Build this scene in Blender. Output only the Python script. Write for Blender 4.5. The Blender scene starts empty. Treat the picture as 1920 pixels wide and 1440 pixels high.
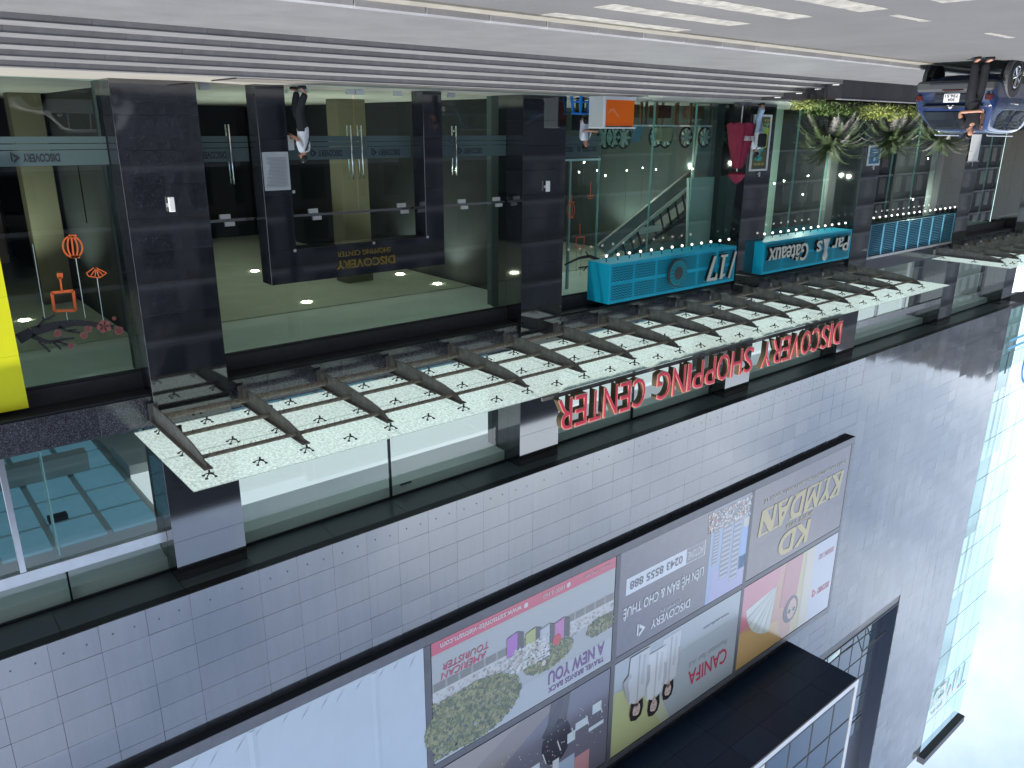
import bpy, bmesh, math, random
import numpy as np
from mathutils import Vector, Matrix, Quaternion
random.seed(7); rng = np.random.RandomState(7)
S = bpy.context.scene; COL = S.collection
# ------------------------------------------------------------------ camera (the photograph is upside down: the phone was held inverted)
F = 1480.2; EYE = np.array([0.0, 0.0, 1.314])
def _dir(p):
    v = np.array([p[0]-960.0, p[1]-720.0, F]); return v/np.linalg.norm(v)
_X = -_dir((2824.5, 249.9)); _Z = _dir((930.9, 5265.6))
_Z = _Z-_X*(_Z@_X); _Z /= np.linalg.norm(_Z); _Y = np.cross(_Z, _X)
ROT = np.array([_X, _Y, _Z])                      # photo axes -> world axes (X along the facade, Y into it, Z up)
def onY(p, y): r = ROT@_dir(p); return EYE+r*(y/r[1])
def onZ(p, z): r = ROT@_dir(p); return EYE+r*((z-EYE[2])/r[2])
cam = bpy.data.cameras.new('camera'); co = bpy.data.objects.new('camera', cam); COL.objects.link(co)
rt = ROT@np.array([1,0,0]); up = -(ROT@np.array([0,1,0])); bk = -(ROT@np.array([0,0,1]))
co.matrix_world = Matrix(((rt[0],up[0],bk[0],EYE[0]),(rt[1],up[1],bk[1],EYE[1]),(rt[2],up[2],bk[2],EYE[2]),(0,0,0,1)))
cam.sensor_width = 36; cam.lens = 36*F/1920; cam.clip_end = 3000; cam.clip_start = .05
S.camera = co
# ------------------------------------------------------------------ sky and sun
SUN_FROM = Vector((.47, -.22, .85)).normalized()
W = bpy.data.worlds.new('World'); S.world = W; W.use_nodes = True
nt = W.node_tree; nt.nodes.clear()
def N(t, typ, **kw):
    n = t.nodes.new(typ)
    for k, v in kw.items():
        if k.startswith('i_'): n.inputs[k[2:].replace('_', ' ')].default_value = v
        else: setattr(n, k, v)
    return n
sky = N(nt, 'ShaderNodeTexSky', sky_type='NISHITA', sun_disc=False, sun_elevation=math.asin(SUN_FROM.z), sun_rotation=math.atan2(SUN_FROM.x, SUN_FROM.y), dust_density=.8, air_density=1.0, ozone_density=2.0)
tc = N(nt, 'ShaderNodeTexCoord'); nz = N(nt, 'ShaderNodeTexNoise'); nz.inputs['Scale'].default_value = 2.2; nz.inputs['Detail'].default_value = 7; nz.inputs['Roughness'].default_value = .55
cr = N(nt, 'ShaderNodeValToRGB'); cr.color_ramp.elements[0].position = .43; cr.color_ramp.elements[1].position = .66
cr.color_ramp.elements[0].color = (.30,.30,.30,1); cr.color_ramp.elements[1].color = (1,1,1,1)
mx = N(nt, 'ShaderNodeMix', data_type='RGBA'); mx.inputs[7].default_value = (9.4, 10.2, 11.2, 1)
bg = N(nt, 'ShaderNodeBackground'); bg.inputs['Strength'].default_value = .11
wo = N(nt, 'ShaderNodeOutputWorld')
L = nt.links
L.new(tc.outputs['Generated'], nz.inputs['Vector']); L.new(nz.outputs['Fac'], cr.inputs['Fac']); sx = N(nt, 'ShaderNodeSeparateXYZ'); hz = N(nt, 'ShaderNodeMapRange'); hz.inputs['From Min'].default_value = .30; hz.inputs['From Max'].default_value = .72; hz.inputs['To Min'].default_value = 1; hz.inputs['To Max'].default_value = .05
hm_ = N(nt, 'ShaderNodeMath', operation='MULTIPLY')      # haze thins and clouds break up towards the zenith
L.new(tc.outputs['Generated'], sx.inputs[0]); L.new(sx.outputs['Z'], hz.inputs['Value']); L.new(hz.outputs['Result'], hm_.inputs[0]); L.new(cr.outputs['Color'], hm_.inputs[1]); L.new(hm_.outputs[0], mx.inputs[0])
L.new(sky.outputs['Color'], mx.inputs[6]); L.new(mx.outputs[2], bg.inputs['Color']); L.new(bg.outputs['Background'], wo.inputs['Surface'])
sl = bpy.data.lights.new('sun', 'SUN'); sl.energy = 2.1; sl.angle = math.radians(2.5); sl.color = (1, .95, .87)
so = bpy.data.objects.new('sun', sl); COL.objects.link(so); so.rotation_euler = (-SUN_FROM).to_track_quat('-Z', 'Y').to_euler()
S.view_settings.view_transform = 'Standard'; S.view_settings.look = 'None'; S.view_settings.gamma = 1; S.view_settings.exposure = 1.48
S.render.engine = 'CYCLES'
S.cycles.max_bounces = 8; S.cycles.transparent_max_bounces = 16; S.cycles.sample_clamp_indirect = 6; S.cycles.caustics_reflective = False; S.cycles.caustics_refractive = False

# ------------------------------------------------------------------ materials
MATS = {}
def mat(name, col, rough=.6, metal=0, ior=1.45, noise=None, bump=0, bscale=40, rand=0, speck=None, emit=None, estr=0, coat=0, streak=0):
    """noise=(scale, amount): slow tone changes; speck=(scale, colour): fine grains; rand: tone change from piece to piece."""
    if name in MATS: return MATS[name]
    m = bpy.data.materials.new(name); m.use_nodes = True; t = m.node_tree; b = t.nodes['Principled BSDF']
    b.inputs['Roughness'].default_value = rough; b.inputs['Metallic'].default_value = metal; b.inputs['IOR'].default_value = ior
    b.inputs['Coat Weight'].default_value = coat; b.inputs['Coat Roughness'].default_value = .04
    c = t.nodes.new('ShaderNodeRGB'); c.outputs[0].default_value = (*col, 1); out = c.outputs[0]
    tcn = t.nodes.new('ShaderNodeTexCoord')
    if speck:
        v = N(t, 'ShaderNodeTexNoise'); v.inputs['Scale'].default_value = speck[0]; v.inputs['Detail'].default_value = 4; v.inputs['Roughness'].default_value = .8
        r = N(t, 'ShaderNodeValToRGB'); r.color_ramp.elements[0].position = .48; r.color_ramp.elements[1].position = .68
        x = N(t, 'ShaderNodeMix', data_type='RGBA'); x.inputs[7].default_value = (*speck[1], 1)
        t.links.new(tcn.outputs['Object'], v.inputs['Vector']); t.links.new(v.outputs['Fac'], r.inputs['Fac']); t.links.new(r.outputs['Color'], x.inputs[0]); t.links.new(out, x.inputs[6]); out = x.outputs[2]
    if noise:
        v = N(t, 'ShaderNodeTexNoise'); v.inputs['Scale'].default_value = noise[0]; v.inputs['Detail'].default_value = 6; v.inputs['Roughness'].default_value = .62
        mr = N(t, 'ShaderNodeMapRange'); mr.inputs['From Min'].default_value = .3; mr.inputs['From Max'].default_value = .7; mr.inputs['To Min'].default_value = 1-noise[1]; mr.inputs['To Max'].default_value = 1+noise[1]
        x = N(t, 'ShaderNodeMix', data_type='RGBA', blend_type='MULTIPLY'); x.inputs[0].default_value = 1
        t.links.new(tcn.outputs['Object'], v.inputs['Vector']); t.links.new(v.outputs['Fac'], mr.inputs['Value']); t.links.new(out, x.inputs[6]); t.links.new(mr.outputs['Result'], x.inputs[7]); out = x.outputs[2]
    if streak:
        mp = N(t, 'ShaderNodeMapping'); mp.inputs['Scale'].default_value = (2.2, 2.2, .14); v = N(t, 'ShaderNodeTexNoise'); v.inputs['Scale'].default_value = 1.6; v.inputs['Detail'].default_value = 5; v.inputs['Roughness'].default_value = .7
        geo = N(t, 'ShaderNodeNewGeometry'); mr = N(t, 'ShaderNodeMapRange'); mr.inputs['From Min'].default_value = .35; mr.inputs['From Max'].default_value = .6; mr.inputs['To Min'].default_value = 1-streak; mr.inputs['To Max'].default_value = 1+streak*.25
        x = N(t, 'ShaderNodeMix', data_type='RGBA', blend_type='MULTIPLY'); x.inputs[0].default_value = 1
        t.links.new(geo.outputs['Position'], mp.inputs['Vector']); t.links.new(mp.outputs[0], v.inputs['Vector']); t.links.new(v.outputs['Fac'], mr.inputs['Value']); t.links.new(out, x.inputs[6]); t.links.new(mr.outputs['Result'], x.inputs[7]); out = x.outputs[2]
    if rand:
        oi = N(t, 'ShaderNodeObjectInfo'); ge = N(t, 'ShaderNodeNewGeometry')
        a = N(t, 'ShaderNodeMath', operation='ADD'); fr = N(t, 'ShaderNodeMath', operation='FRACT')
        mr = N(t, 'ShaderNodeMapRange'); mr.inputs['To Min'].default_value = 1-rand; mr.inputs['To Max'].default_value = 1+rand
        x = N(t, 'ShaderNodeMix', data_type='RGBA', blend_type='MULTIPLY'); x.inputs[0].default_value = 1
        t.links.new(oi.outputs['Random'], a.inputs[0]); t.links.new(ge.outputs['Random Per Island'], a.inputs[1]); t.links.new(a.outputs[0], fr.inputs[0]); t.links.new(fr.outputs[0], mr.inputs['Value'])
        t.links.new(out, x.inputs[6]); t.links.new(mr.outputs['Result'], x.inputs[7]); out = x.outputs[2]
    t.links.new(out, b.inputs['Base Color'])
    if bump:
        v = N(t, 'ShaderNodeTexNoise'); v.inputs['Scale'].default_value = bscale; v.inputs['Detail'].default_value = 5
        bp = N(t, 'ShaderNodeBump'); bp.inputs['Strength'].default_value = bump; bp.inputs['Distance'].default_value = .02
        t.links.new(tcn.outputs['Object'], v.inputs['Vector']); t.links.new(v.outputs['Fac'], bp.inputs['Height']); t.links.new(bp.outputs['Normal'], b.inputs['Normal'])
    if emit: b.inputs['Emission Color'].default_value = (*emit, 1); b.inputs['Emission Strength'].default_value = estr
    MATS[name] = m; return m
def glass(name, tint, ior=1.55, refl=(1,1,1), rough=0.0):
    if name in MATS: return MATS[name]
    m = bpy.data.materials.new(name); m.use_nodes = True; t = m.node_tree; t.nodes.clear()
    o = N(t, 'ShaderNodeOutputMaterial'); mixn = N(t, 'ShaderNodeMixShader'); tr = N(t, 'ShaderNodeBsdfTransparent'); gl = N(t, 'ShaderNodeBsdfGlossy'); fr = N(t, 'ShaderNodeFresnel')
    tr.inputs['Color'].default_value = (*tint, 1); gl.inputs['Roughness'].default_value = rough; gl.inputs['Color'].default_value = (*refl, 1); fr.inputs['IOR'].default_value = ior
    ge = N(t, 'ShaderNodeNewGeometry'); iv = N(t, 'ShaderNodeMath', operation='SUBTRACT'); iv.inputs[0].default_value = 1; ml = N(t, 'ShaderNodeMath', operation='MULTIPLY'); t.links.new(ge.outputs['Backfacing'], iv.inputs[1]); t.links.new(iv.outputs[0], ml.inputs[0]); t.links.new(fr.outputs[0], ml.inputs[1]); t.links.new(ml.outputs[0], mixn.inputs[0]); t.links.new(tr.outputs[0], mixn.inputs[1]); t.links.new(gl.outputs[0], mixn.inputs[2]); t.links.new(mixn.outputs[0], o.inputs[0])
    MATS[name] = m; return m
def frosted(name, col, dirt=.3, scale=9):
    if name in MATS: return MATS[name]
    m = bpy.data.materials.new(name); m.use_nodes = True; t = m.node_tree; t.nodes.clear()
    o = N(t, 'ShaderNodeOutputMaterial'); ms = N(t, 'ShaderNodeMixShader'); a = N(t, 'ShaderNodeBsdfTranslucent'); d = N(t, 'ShaderNodeBsdfDiffuse')
    tcn = N(t, 'ShaderNodeTexCoord'); v = N(t, 'ShaderNodeTexNoise'); v.inputs['Scale'].default_value = 17; v.inputs['Detail'].default_value = 8; v.inputs['Roughness'].default_value = .85
    v2 = N(t, 'ShaderNodeTexNoise'); v2.inputs['Scale'].default_value = .55; v2.inputs['Detail'].default_value = 6
    r = N(t, 'ShaderNodeValToRGB'); r.color_ramp.elements[0].position = .38; r.color_ramp.elements[1].position = .64
    r.color_ramp.elements[0].color = (col[0]*.24, col[1]*.30, col[2]*.28, 1); r.color_ramp.elements[1].color = (*col, 1)
    r2 = N(t, 'ShaderNodeValToRGB'); r2.color_ramp.elements[0].position = .22; r2.color_ramp.elements[1].position = .40; r2.color_ramp.elements[0].color = (.42,.40,.28,1)
    x = N(t, 'ShaderNodeMix', data_type='RGBA', blend_type='MULTIPLY'); x.inputs[0].default_value = 1
    for q in (v, v2): t.links.new(tcn.outputs['Object'], q.inputs['Vector'])
    t.links.new(v.outputs['Fac'], r.inputs['Fac']); t.links.new(v2.outputs['Fac'], r2.inputs['Fac']); t.links.new(r.outputs[0], x.inputs[6]); t.links.new(r2.outputs[0], x.inputs[7])
    t.links.new(x.outputs[2], a.inputs['Color']); t.links.new(x.outputs[2], d.inputs['Color']); ms.inputs[0].default_value = .22
    tp = N(t, 'ShaderNodeBsdfTransparent'); tp.inputs['Color'].default_value = (.85,.95,.92,1); m2 = N(t, 'ShaderNodeMixShader'); m2.inputs[0].default_value = .38
    t.links.new(a.outputs[0], ms.inputs[1]); t.links.new(d.outputs[0], ms.inputs[2]); t.links.new(ms.outputs[0], m2.inputs[1]); t.links.new(tp.outputs[0], m2.inputs[2]); t.links.new(m2.outputs[0], o.inputs[0])
    MATS[name] = m; return m
GRAN = mat('dark_polished_granite', (.009,.010,.014), .05, ior=2.3, noise=(3, .35), speck=(42, (.038,.042,.054)), rand=.25)
GRANL = mat('dark_lintel_granite', (.016,.018,.025), .16, ior=1.9, noise=(3, .3), speck=(48, (.10,.11,.14)), rand=.15)
PANEL = mat('grey_wall_panel', (.075,.082,.10), .07, ior=2.25, noise=(.6, .14), rand=.13, bump=.012, bscale=2, streak=.12)
PANELO = mat('stained_wall_panel', (.08,.09,.10), .07, ior=2.25, noise=(.35, .22), rand=.2, bump=.012, bscale=2, streak=.3)
JB = mat('pale_joint_backing', (.17,.175,.19), .7)
BACK = mat('joint_backing', (.05,.052,.06), .8)
SOFF = mat('dark_soffit_panel', (.055,.075,.085), .28, ior=1.6, rand=.08)
BLACK = mat('black_metal', (.012,.014,.018), .45)
CHAR = mat('charcoal_metal', (.035,.037,.045), .5, noise=(6, .2))
STEELD = mat('dusty_brown_steel', (.125,.12,.118), .75, noise=(5, .35), bump=.2, bscale=60)
RUST = mat('weathered_pipe_steel', (.19,.165,.14), .85, noise=(14, .5), bump=.5, bscale=90)
STEEL = mat('brushed_steel', (.62,.62,.62), .28, metal=1, noise=(3, .08))
CHROME = mat('bright_steel', (.75,.76,.75), .15, metal=1)
PATCH = mat('satin_white_steel', (.66,.67,.67), .4, metal=.2)
ALU = mat('pale_aluminium', (.52,.53,.55), .42, metal=.6, noise=(2, .1))
GLZ = glass('shop_glass', (.84,.95,.92), 1.7)
GLU = glass('upper_glass', (.92,.97,.965), 1.6)
GLG = glass('green_corner_glass', (.88,.97,.955), 1.8, (.94,1,.985))
FINM = mat('green_glass_edge', (.34,.56,.53), .15, ior=1.6)
FRGL = frosted('dusty_canopy_glass', (.95,.99,.97))
ASPH = mat('road_asphalt', (.125,.124,.128), .85, noise=(.5, .12), speck=(70, (.19,.19,.19)), bump=.12, bscale=70)
PAVE = mat('pavement_stone', (.165,.166,.172), .6, noise=(1.3, .12), speck=(30, (.21,.21,.215)), bump=.05, bscale=30)
KERB = mat('pale_kerb_stone', (.31,.31,.325), .5, rand=.15, noise=(4, .15))
GUTT = mat('beige_gutter_stone', (.29,.275,.235), .7, noise=(5, .15))
STEPM = mat('grey_step_granite', (.14,.14,.148), .6, rand=.12, noise=(5, .14), speck=(60, (.19,.19,.20)))
TREAD = mat('pale_step_tread', (.205,.205,.211), .5, rand=.06, noise=(3, .1))
LAND = mat('cream_landing_stone', (.40,.385,.35), .35, noise=(1.2, .06))
MATT = mat('grey_doormat', (.155,.145,.13), .95, noise=(20, .15))
PAINT = mat('worn_road_paint', (.33,.32,.29), .8, noise=(7, .35))
WHITE = mat('white_paint', (.75,.76,.77), .4)
WALLI = mat('pale_interior_wall', (.50,.52,.50), .8)
CEILO = mat('olive_ceiling', (.52,.55,.46), .85, noise=(1, .08))
CEILT = mat('teal_grey_bulkhead', (.66,.74,.70), .85, noise=(.8, .06))
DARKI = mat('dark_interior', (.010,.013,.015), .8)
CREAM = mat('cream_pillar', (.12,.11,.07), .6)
BLUEC = mat('glowing_blue_ceiling_tile', (.22,.42,.55), .8, noise=(1.5, .08), emit=(.22,.50,.66), estr=.08)  # added glow: the tiles are no lamps, emission brightens the unlit ceiling
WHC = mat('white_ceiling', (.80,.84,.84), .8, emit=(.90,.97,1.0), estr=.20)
LAMP = mat('lit_downlight', (1,.95,.8), .5, emit=(1,.9,.68), estr=45)
BULB = mat('lit_round_bulb', (1,1,1), .3, emit=(1,.97,.9), estr=.9)
TEALP = mat('teal_blue_sign_paint', (.008,.50,.80), .45)
WAVE = mat('dark_wave_print', (.004,.02,.03), .5)
YEL = mat('yellow_sign_panel', (.80,.80,.02), .4, noise=(.8, .05))
RED = mat('red_sign_face', (.60,.035,.075), .4)
REDE = mat('pink_letter_rim', (.80,.32,.26), .4)
BRONZE = mat('brown_letter_side', (.085,.065,.035), .45)
GOLD = mat('gold_letter', (.55,.40,.12), .3, metal=.9)
ORANGE = mat('orange_panel', (.92,.15,.0), .4)
DECO = mat('orange_vinyl', (.62,.13,.035), .5)
BRANCH = mat('dark_branch_vinyl', (.03,.03,.033), .6)
PINKV = mat('dusty_pink_vinyl', (.34,.12,.11), .6)
FROST = mat('frosted_band', (.07,.11,.115), .5)
INK = mat('dark_ink', (.015,.02,.03), .6)
PLAST = mat('blue_plastic', (.02,.19,.62), .35)
SKIN = mat('skin', (.42,.22,.15), .5); HAIR = mat('black_hair', (.012,.01,.01), .5)
SHIRT = mat('white_shirt', (.72,.74,.78), .8, noise=(9, .06)); BLK = mat('black_cloth', (.013,.014,.018), .85, noise=(8, .2)); JEAN = mat('pale_blue_jeans', (.33,.43,.55), .85, noise=(6, .12))
NAVY = mat('navy_cloth', (.02,.025,.04), .85, noise=(8, .2))
# ------------------------------------------------------------------ mesh helpers
class MB:
    def __init__(s): s.v = []; s.f = []; s.m = []
    def add(s, vs, fs, mi=0):
        o = len(s.v); s.v += [tuple(map(float, q)) for q in vs]; s.f += [tuple(o+i for i in f) for f in fs]; s.m += [mi]*len(fs); return s
    def box(s, x0, x1, y0, y1, z0, z1, mi=0):
        return s.add([(x0,y0,z0),(x1,y0,z0),(x1,y1,z0),(x0,y1,z0),(x0,y0,z1),(x1,y0,z1),(x1,y1,z1),(x0,y1,z1)],
                     [(0,3,2,1),(4,5,6,7),(0,1,5,4),(1,2,6,5),(2,3,7,6),(3,0,4,7)], mi)
    def bbox(s, x0, x1, y0, y1, z0, z1, b=.01, mi=0):      # box with chamfered vertical/horizontal edges
        n = len(s.v); X, Y, Zz = (x0,x1), (y0,y1), (z0,z1); vs = []
        idx = {}
        for i in (0,1):
            for j in (0,1):
                for k in (0,1):
                    sx = b if i == 0 else -b; sy = b if j == 0 else -b; sz = b if k == 0 else -b
                    for a, d in enumerate(((0,sy,sz),(sx,0,sz),(sx,sy,0))):
                        idx[(i,j,k,a)] = len(vs); vs.append((X[i]+d[0], Y[j]+d[1], Zz[k]+d[2]))
        fs = []
        for i in (0,1):
            q = [idx[(i,0,0,0)], idx[(i,1,0,0)], idx[(i,1,1,0)], idx[(i,0,1,0)]]; fs.append(q if i else q[::-1])
            q = [idx[(0,i,0,1)], idx[(1,i,0,1)], idx[(1,i,1,1)], idx[(0,i,1,1)]]; fs.append(q[::-1] if i else q)
            q = [idx[(0,0,i,2)], idx[(1,0,i,2)], idx[(1,1,i,2)], idx[(0,1,i,2)]]; fs.append(q if i else q[::-1])
        for i in (0,1):
            for j in (0,1):
                fs.append([idx[(i,j,0,0)], idx[(i,j,1,0)], idx[(i,j,1,1)], idx[(i,j,0,1)]])
                fs.append([idx[(i,0,j,0)], idx[(i,1,j,0)], idx[(i,1,j,2)], idx[(i,0,j,2)]])
                fs.append([idx[(0,i,j,1)], idx[(1,i,j,1)], idx[(1,i,j,2)], idx[(0,i,j,2)]])
                for k in (0,1): fs.append([idx[(i,j,k,a)] for a in range(3)])
        return s.add(vs, fs, mi)
    def tube(s, a, b, r0, r1=None, n=8, mi=0, cap=True):
        r1 = r0 if r1 is None else r1; a = Vector(a); b = Vector(b); d = (b-a).normalized()
        u = d.orthogonal().normalized(); w = d.cross(u); vs = []
        for p, r in ((a, r0), (b, r1)):
            for i in range(n):
                t = 2*math.pi*i/n; vs.append(p+u*math.cos(t)*r+w*math.sin(t)*r)
        fs = [(i, (i+1)%n, n+(i+1)%n, n+i) for i in range(n)]
        if cap: fs += [tuple(range(n))[::-1], tuple(range(n, 2*n))]
        return s.add(vs, fs, mi)
    def path(s, pts, r, n=6, mi=0):
        for i in range(len(pts)-1):
            rr = r if not hasattr(r, '__len__') else r[i]; rq = r if not hasattr(r, '__len__') else r[i+1]
            s.tube(pts[i], pts[i+1], rr, rq, n, mi)
        return s
    def prism(s, poly, axis, a, b, mi=0):     # poly: 2D points; axis 'x' -> (y,z), 'y' -> (x,z), 'z' -> (x,y)
        n = len(poly); f = {'x': lambda p, t: (t, p[0], p[1]), 'y': lambda p, t: (p[0], t, p[1]), 'z': lambda p, t: (p[0], p[1], t)}[axis]
        vs = [f(p, a) for p in poly]+[f(p, b) for p in poly]
        return s.add(vs, [tuple(range(n)), tuple(range(n, 2*n))[::-1]]+[(i, n+i, n+(i+1)%n, (i+1)%n) for i in range(n)], mi)
    def sphere(s, c, r, nu=10, nv=7, mi=0, sc=(1,1,1)):
        vs = []; fs = []
        for j in range(nv+1):
            t = math.pi*j/nv
            for i in range(nu):
                q = 2*math.pi*i/nu; vs.append((c[0]+r*sc[0]*math.sin(t)*math.cos(q), c[1]+r*sc[1]*math.sin(t)*math.sin(q), c[2]+r*sc[2]*math.cos(t)))
        for j in range(nv):
            for i in range(nu): fs.append((j*nu+i, (j+1)*nu+i, (j+1)*nu+(i+1)%nu, j*nu+(i+1)%nu))
        return s.add(vs, fs, mi)
    def disc(s, c, r, axis='z', n=16, h=.02, mi=0):
        d = {'x':(1,0,0),'y':(0,1,0),'z':(0,0,1)}[axis]; a = Vector(c); return s.tube(a, a+Vector(d)*h, r, r, n, mi)
    def build(s, name, mats, parent=None, smooth=False, local=False, fix=True):
        me = bpy.data.meshes.new(name); off = Vector((0,0,0))
        if parent is not None and not local: off = rootloc(parent)
        me.from_pydata([(v[0]-off.x, v[1]-off.y, v[2]-off.z) for v in s.v], [], s.f)
        if not isinstance(mats, (list, tuple)): mats = [mats]
        for m in mats: me.materials.append(m)
        if len(mats) > 1: me.polygons.foreach_set('material_index', s.m)
        if fix:
            bm = bmesh.new(); bm.from_mesh(me); bmesh.ops.recalc_face_normals(bm, faces=bm.faces); bm.to_mesh(me); bm.free()
        if smooth: me.polygons.foreach_set('use_smooth', [True]*len(me.polygons))
        me.update()
        return link(name, me, parent)
def link(name, me, parent=None, loc=None):
    o = bpy.data.objects.new(name, me); COL.objects.link(o)
    if parent is not None: o.parent = parent
    if loc is not None: o.location = loc
    return o
def rootloc(o):
    l = Vector((0,0,0))
    while o is not None: l += o.location; o = o.parent
    return l
def tag(o, label=None, cat=None, group=None, kind=None):
    for k, v in (('label', label), ('category', cat), ('group', group), ('kind', kind)):
        if v: o[k] = v
    return o
def thing(name, label, cat, loc=(0,0,0), group=None, rz=0):
    o = bpy.data.objects.new(name, None); COL.objects.link(o); o.location = loc; o.rotation_euler = (0,0,rz); o.empty_display_size = .2
    return tag(o, label, cat, group)
def B(name, m, parent, x0, x1, y0, y1, z0, z1, bev=0):
    mb = MB(); (mb.bbox(x0,x1,y0,y1,z0,z1,bev) if bev else mb.box(x0,x1,y0,y1,z0,z1)); return mb.build(name, m, parent)
_shared = {}
def piece(name, m, parent, x0, x1, y0, y1, z0, z1, bev=0, rot=None):
    """a box whose mesh data is shared between pieces of one size"""
    k = (name, m.name, round(x1-x0, 3), round(y1-y0, 3), round(z1-z0, 3), bev); dx, dy, dz = (x1-x0)/2, (y1-y0)/2, (z1-z0)/2
    if k not in _shared:
        mb = MB(); (mb.bbox(-dx,dx,-dy,dy,-dz,dz,bev) if bev else mb.box(-dx,dx,-dy,dy,-dz,dz)); o = mb.build(name, m, parent, local=True); _shared[k] = o.data
    else: o = link(name, _shared[k], parent)
    o.location = Vector(((x0+x1)/2, (y0+y1)/2, (z0+z1)/2))-(rootloc(parent) if parent else Vector((0,0,0)))
    if rot: o.rotation_euler = rot
    return o
_dg = None
def text(s, name, m, parent, x0, x1, z0, z1, y, depth=.004, bold=0, shear=0, side=None, local=False):
    cu = bpy.data.curves.new('t', 'FONT'); cu.body = s; cu.size = 1; cu.extrude = .05; cu.offset = bold; cu.shear = shear; cu.resolution_u = 3
    o = bpy.data.objects.new('t', cu); COL.objects.link(o); bpy.context.view_layer.update()
    me = bpy.data.meshes.new_from_object(o.evaluated_get(bpy.context.evaluated_depsgraph_get())); bpy.data.objects.remove(o)
    co_ = np.empty(len(me.vertices)*3); me.vertices.foreach_get('co', co_); co_ = co_.reshape(-1, 3)
    lo, hi = co_.min(0), co_.max(0); q = (co_-lo)/np.maximum(hi-lo, 1e-6)
    off = rootloc(parent) if (parent is not None and not local) else Vector((0,0,0))
    out = np.stack([x0+(x1-x0)*q[:,0]-off.x, y-depth*q[:,2]-off.y, z0+(z1-z0)*q[:,1]-off.z], 1)
    me.vertices.foreach_set('co', out.ravel()); me.materials.clear(); me.materials.append(m)
    if side:
        me.materials.append(side); me.update()
        for p in me.polygons: p.material_index = 0 if p.normal.y < -.7 else 1
    me.update(); me.name = name
    return link(name, me, parent)
# ================================================================== THE SETTING
LZ = .494
mb = MB(); mb.box(-400, 400, -400, 8.55, -.4, -.10); road = mb.build('road', ASPH); tag(road, kind='structure')
mb = MB(); mb.box(-300, 100, 8.55, 8.86, -.4, -.075); tag(mb.build('gutter', GUTT), kind='structure')
mb = MB(); mb.box(-400, 400, 9.02, 900, -.5, 0); pav = mb.build('pavement', PAVE); tag(pav, kind='structure')
kb = tag(bpy.data.objects.new('kerb', None), kind='structure'); COL.objects.link(kb)
x = 4.0
while x > -60:
    piece('kerb_stone', KERB, kb, x-.995, x-.005, 8.86, 9.02, -.3, .004+.004*random.random(), .008); x -= 1.0
mk = tag(bpy.data.objects.new('road_marking', None), kind='structure'); COL.objects.link(mk)
def stripe(x0, x1, y0, y1, sk=.0):
    m_ = MB(); n = 14; top = []; bot = []
    for i in range(n+1):
        t = i/n; top.append((x0+(x1-x0)*t+random.uniform(-.012,.012), y1+random.uniform(-.014,.014))); bot.append((x0+(x1-x0)*t+random.uniform(-.012,.012), y0+random.uniform(-.014,.014)))
    m_.prism(bot+top[::-1], 'z', -.099, -.096); m_.build('painted_stripe', PAINT, mk)
for yc in (8.43, 7.41, 6.42, 5.42, 4.4, 3.4, 2.4): stripe(-10.4, -7.6, yc-.19, yc+.19)
for xd in (-11.95, -15.0, -18.1, -21.2, -24.3): stripe(xd, xd+.98, 5.40, 5.52)
stripe(-60, -19.5, -1.2, -1.05)
# steps
st = tag(bpy.data.objects.new('steps', None), kind='structure'); COL.objects.link(st)
SY = [12.20, 12.74, 13.32, 14.02, 14.76]
for i in range(5):
    z1 = LZ*(i+1)/5; z0 = z1-LZ/5; y1 = SY[i+1] if i < 4 else 14.95
    x = 6.0-.55*(i % 2); XE = -22.2-(0 if i < 1 else .0)
    while x > XE:
        xa = max(x-1.5, XE)
        piece('riser_stone', STEPM, st, xa+.002, x-.002, SY[i]+.006, SY[i]+.07, z0, z1-.012)
        piece('tread_stone', TREAD, st, xa+.002, x-.002, SY[i], y1+.06, z1-.012, z1, .003)
        x -= 1.5
mb = MB(); mb.box(-60, 8, 14.95, 46, -.2, LZ-.002); tag(mb.build('landing', LAND), kind='structure')
mb = MB(); mb.box(-22.2, 8, 12.3, 14.95, -.2, .05); tag(mb.build('step_core', BACK), kind='structure')
# ================================================================== SHOPPING CENTER BUILDING
bl = thing('shopping_center', 'large mall with grey panel facade, dark granite columns and glass shopfronts', 'building', (-25, 17, 0))
COLS = [(-5.88,-4.28), (-16.05,-14.46), (-26.40,-24.82), (-34.66,-33.10), (-45.1,-43.5), (-53.7,-52.1)]
YC, YG, YU, YW, SZ = 16.90, 17.60, 17.50, 16.25, 11.23
for ci, (a, b) in enumerate(COLS):
    col = B('column', BACK, bl, a+.03, b-.03, YC+.03, 18.3, LZ, SZ)
    z = LZ; k = 0
    while z < SZ-.02:
        z2 = min(LZ+.65*(k+1), SZ)
        if ci < 5 or k < 3: piece('granite_slab', GRAN, col, a, b, YC, YC+.028, z+.002, z2-.002, .002, rot=(random.uniform(-.0006,.0006), 0, random.uniform(-.0008,.0008)))
        else: piece('granite_slab', GRAN, col, a, b, YC, YC+.028, z+.002, z2-.002, .002)
        piece('side_slab', GRAN, col, b-.028, b, YC+.03, 17.95, z+.002, z2-.002)
        z = z2; k += 1
BAYS = [(-4.28, 3.2), (-14.46,-5.88), (-24.82,-16.05), (-33.10,-26.40), (-43.5,-34.66), (-52.1,-45.1)]
XR = 3.2
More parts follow.
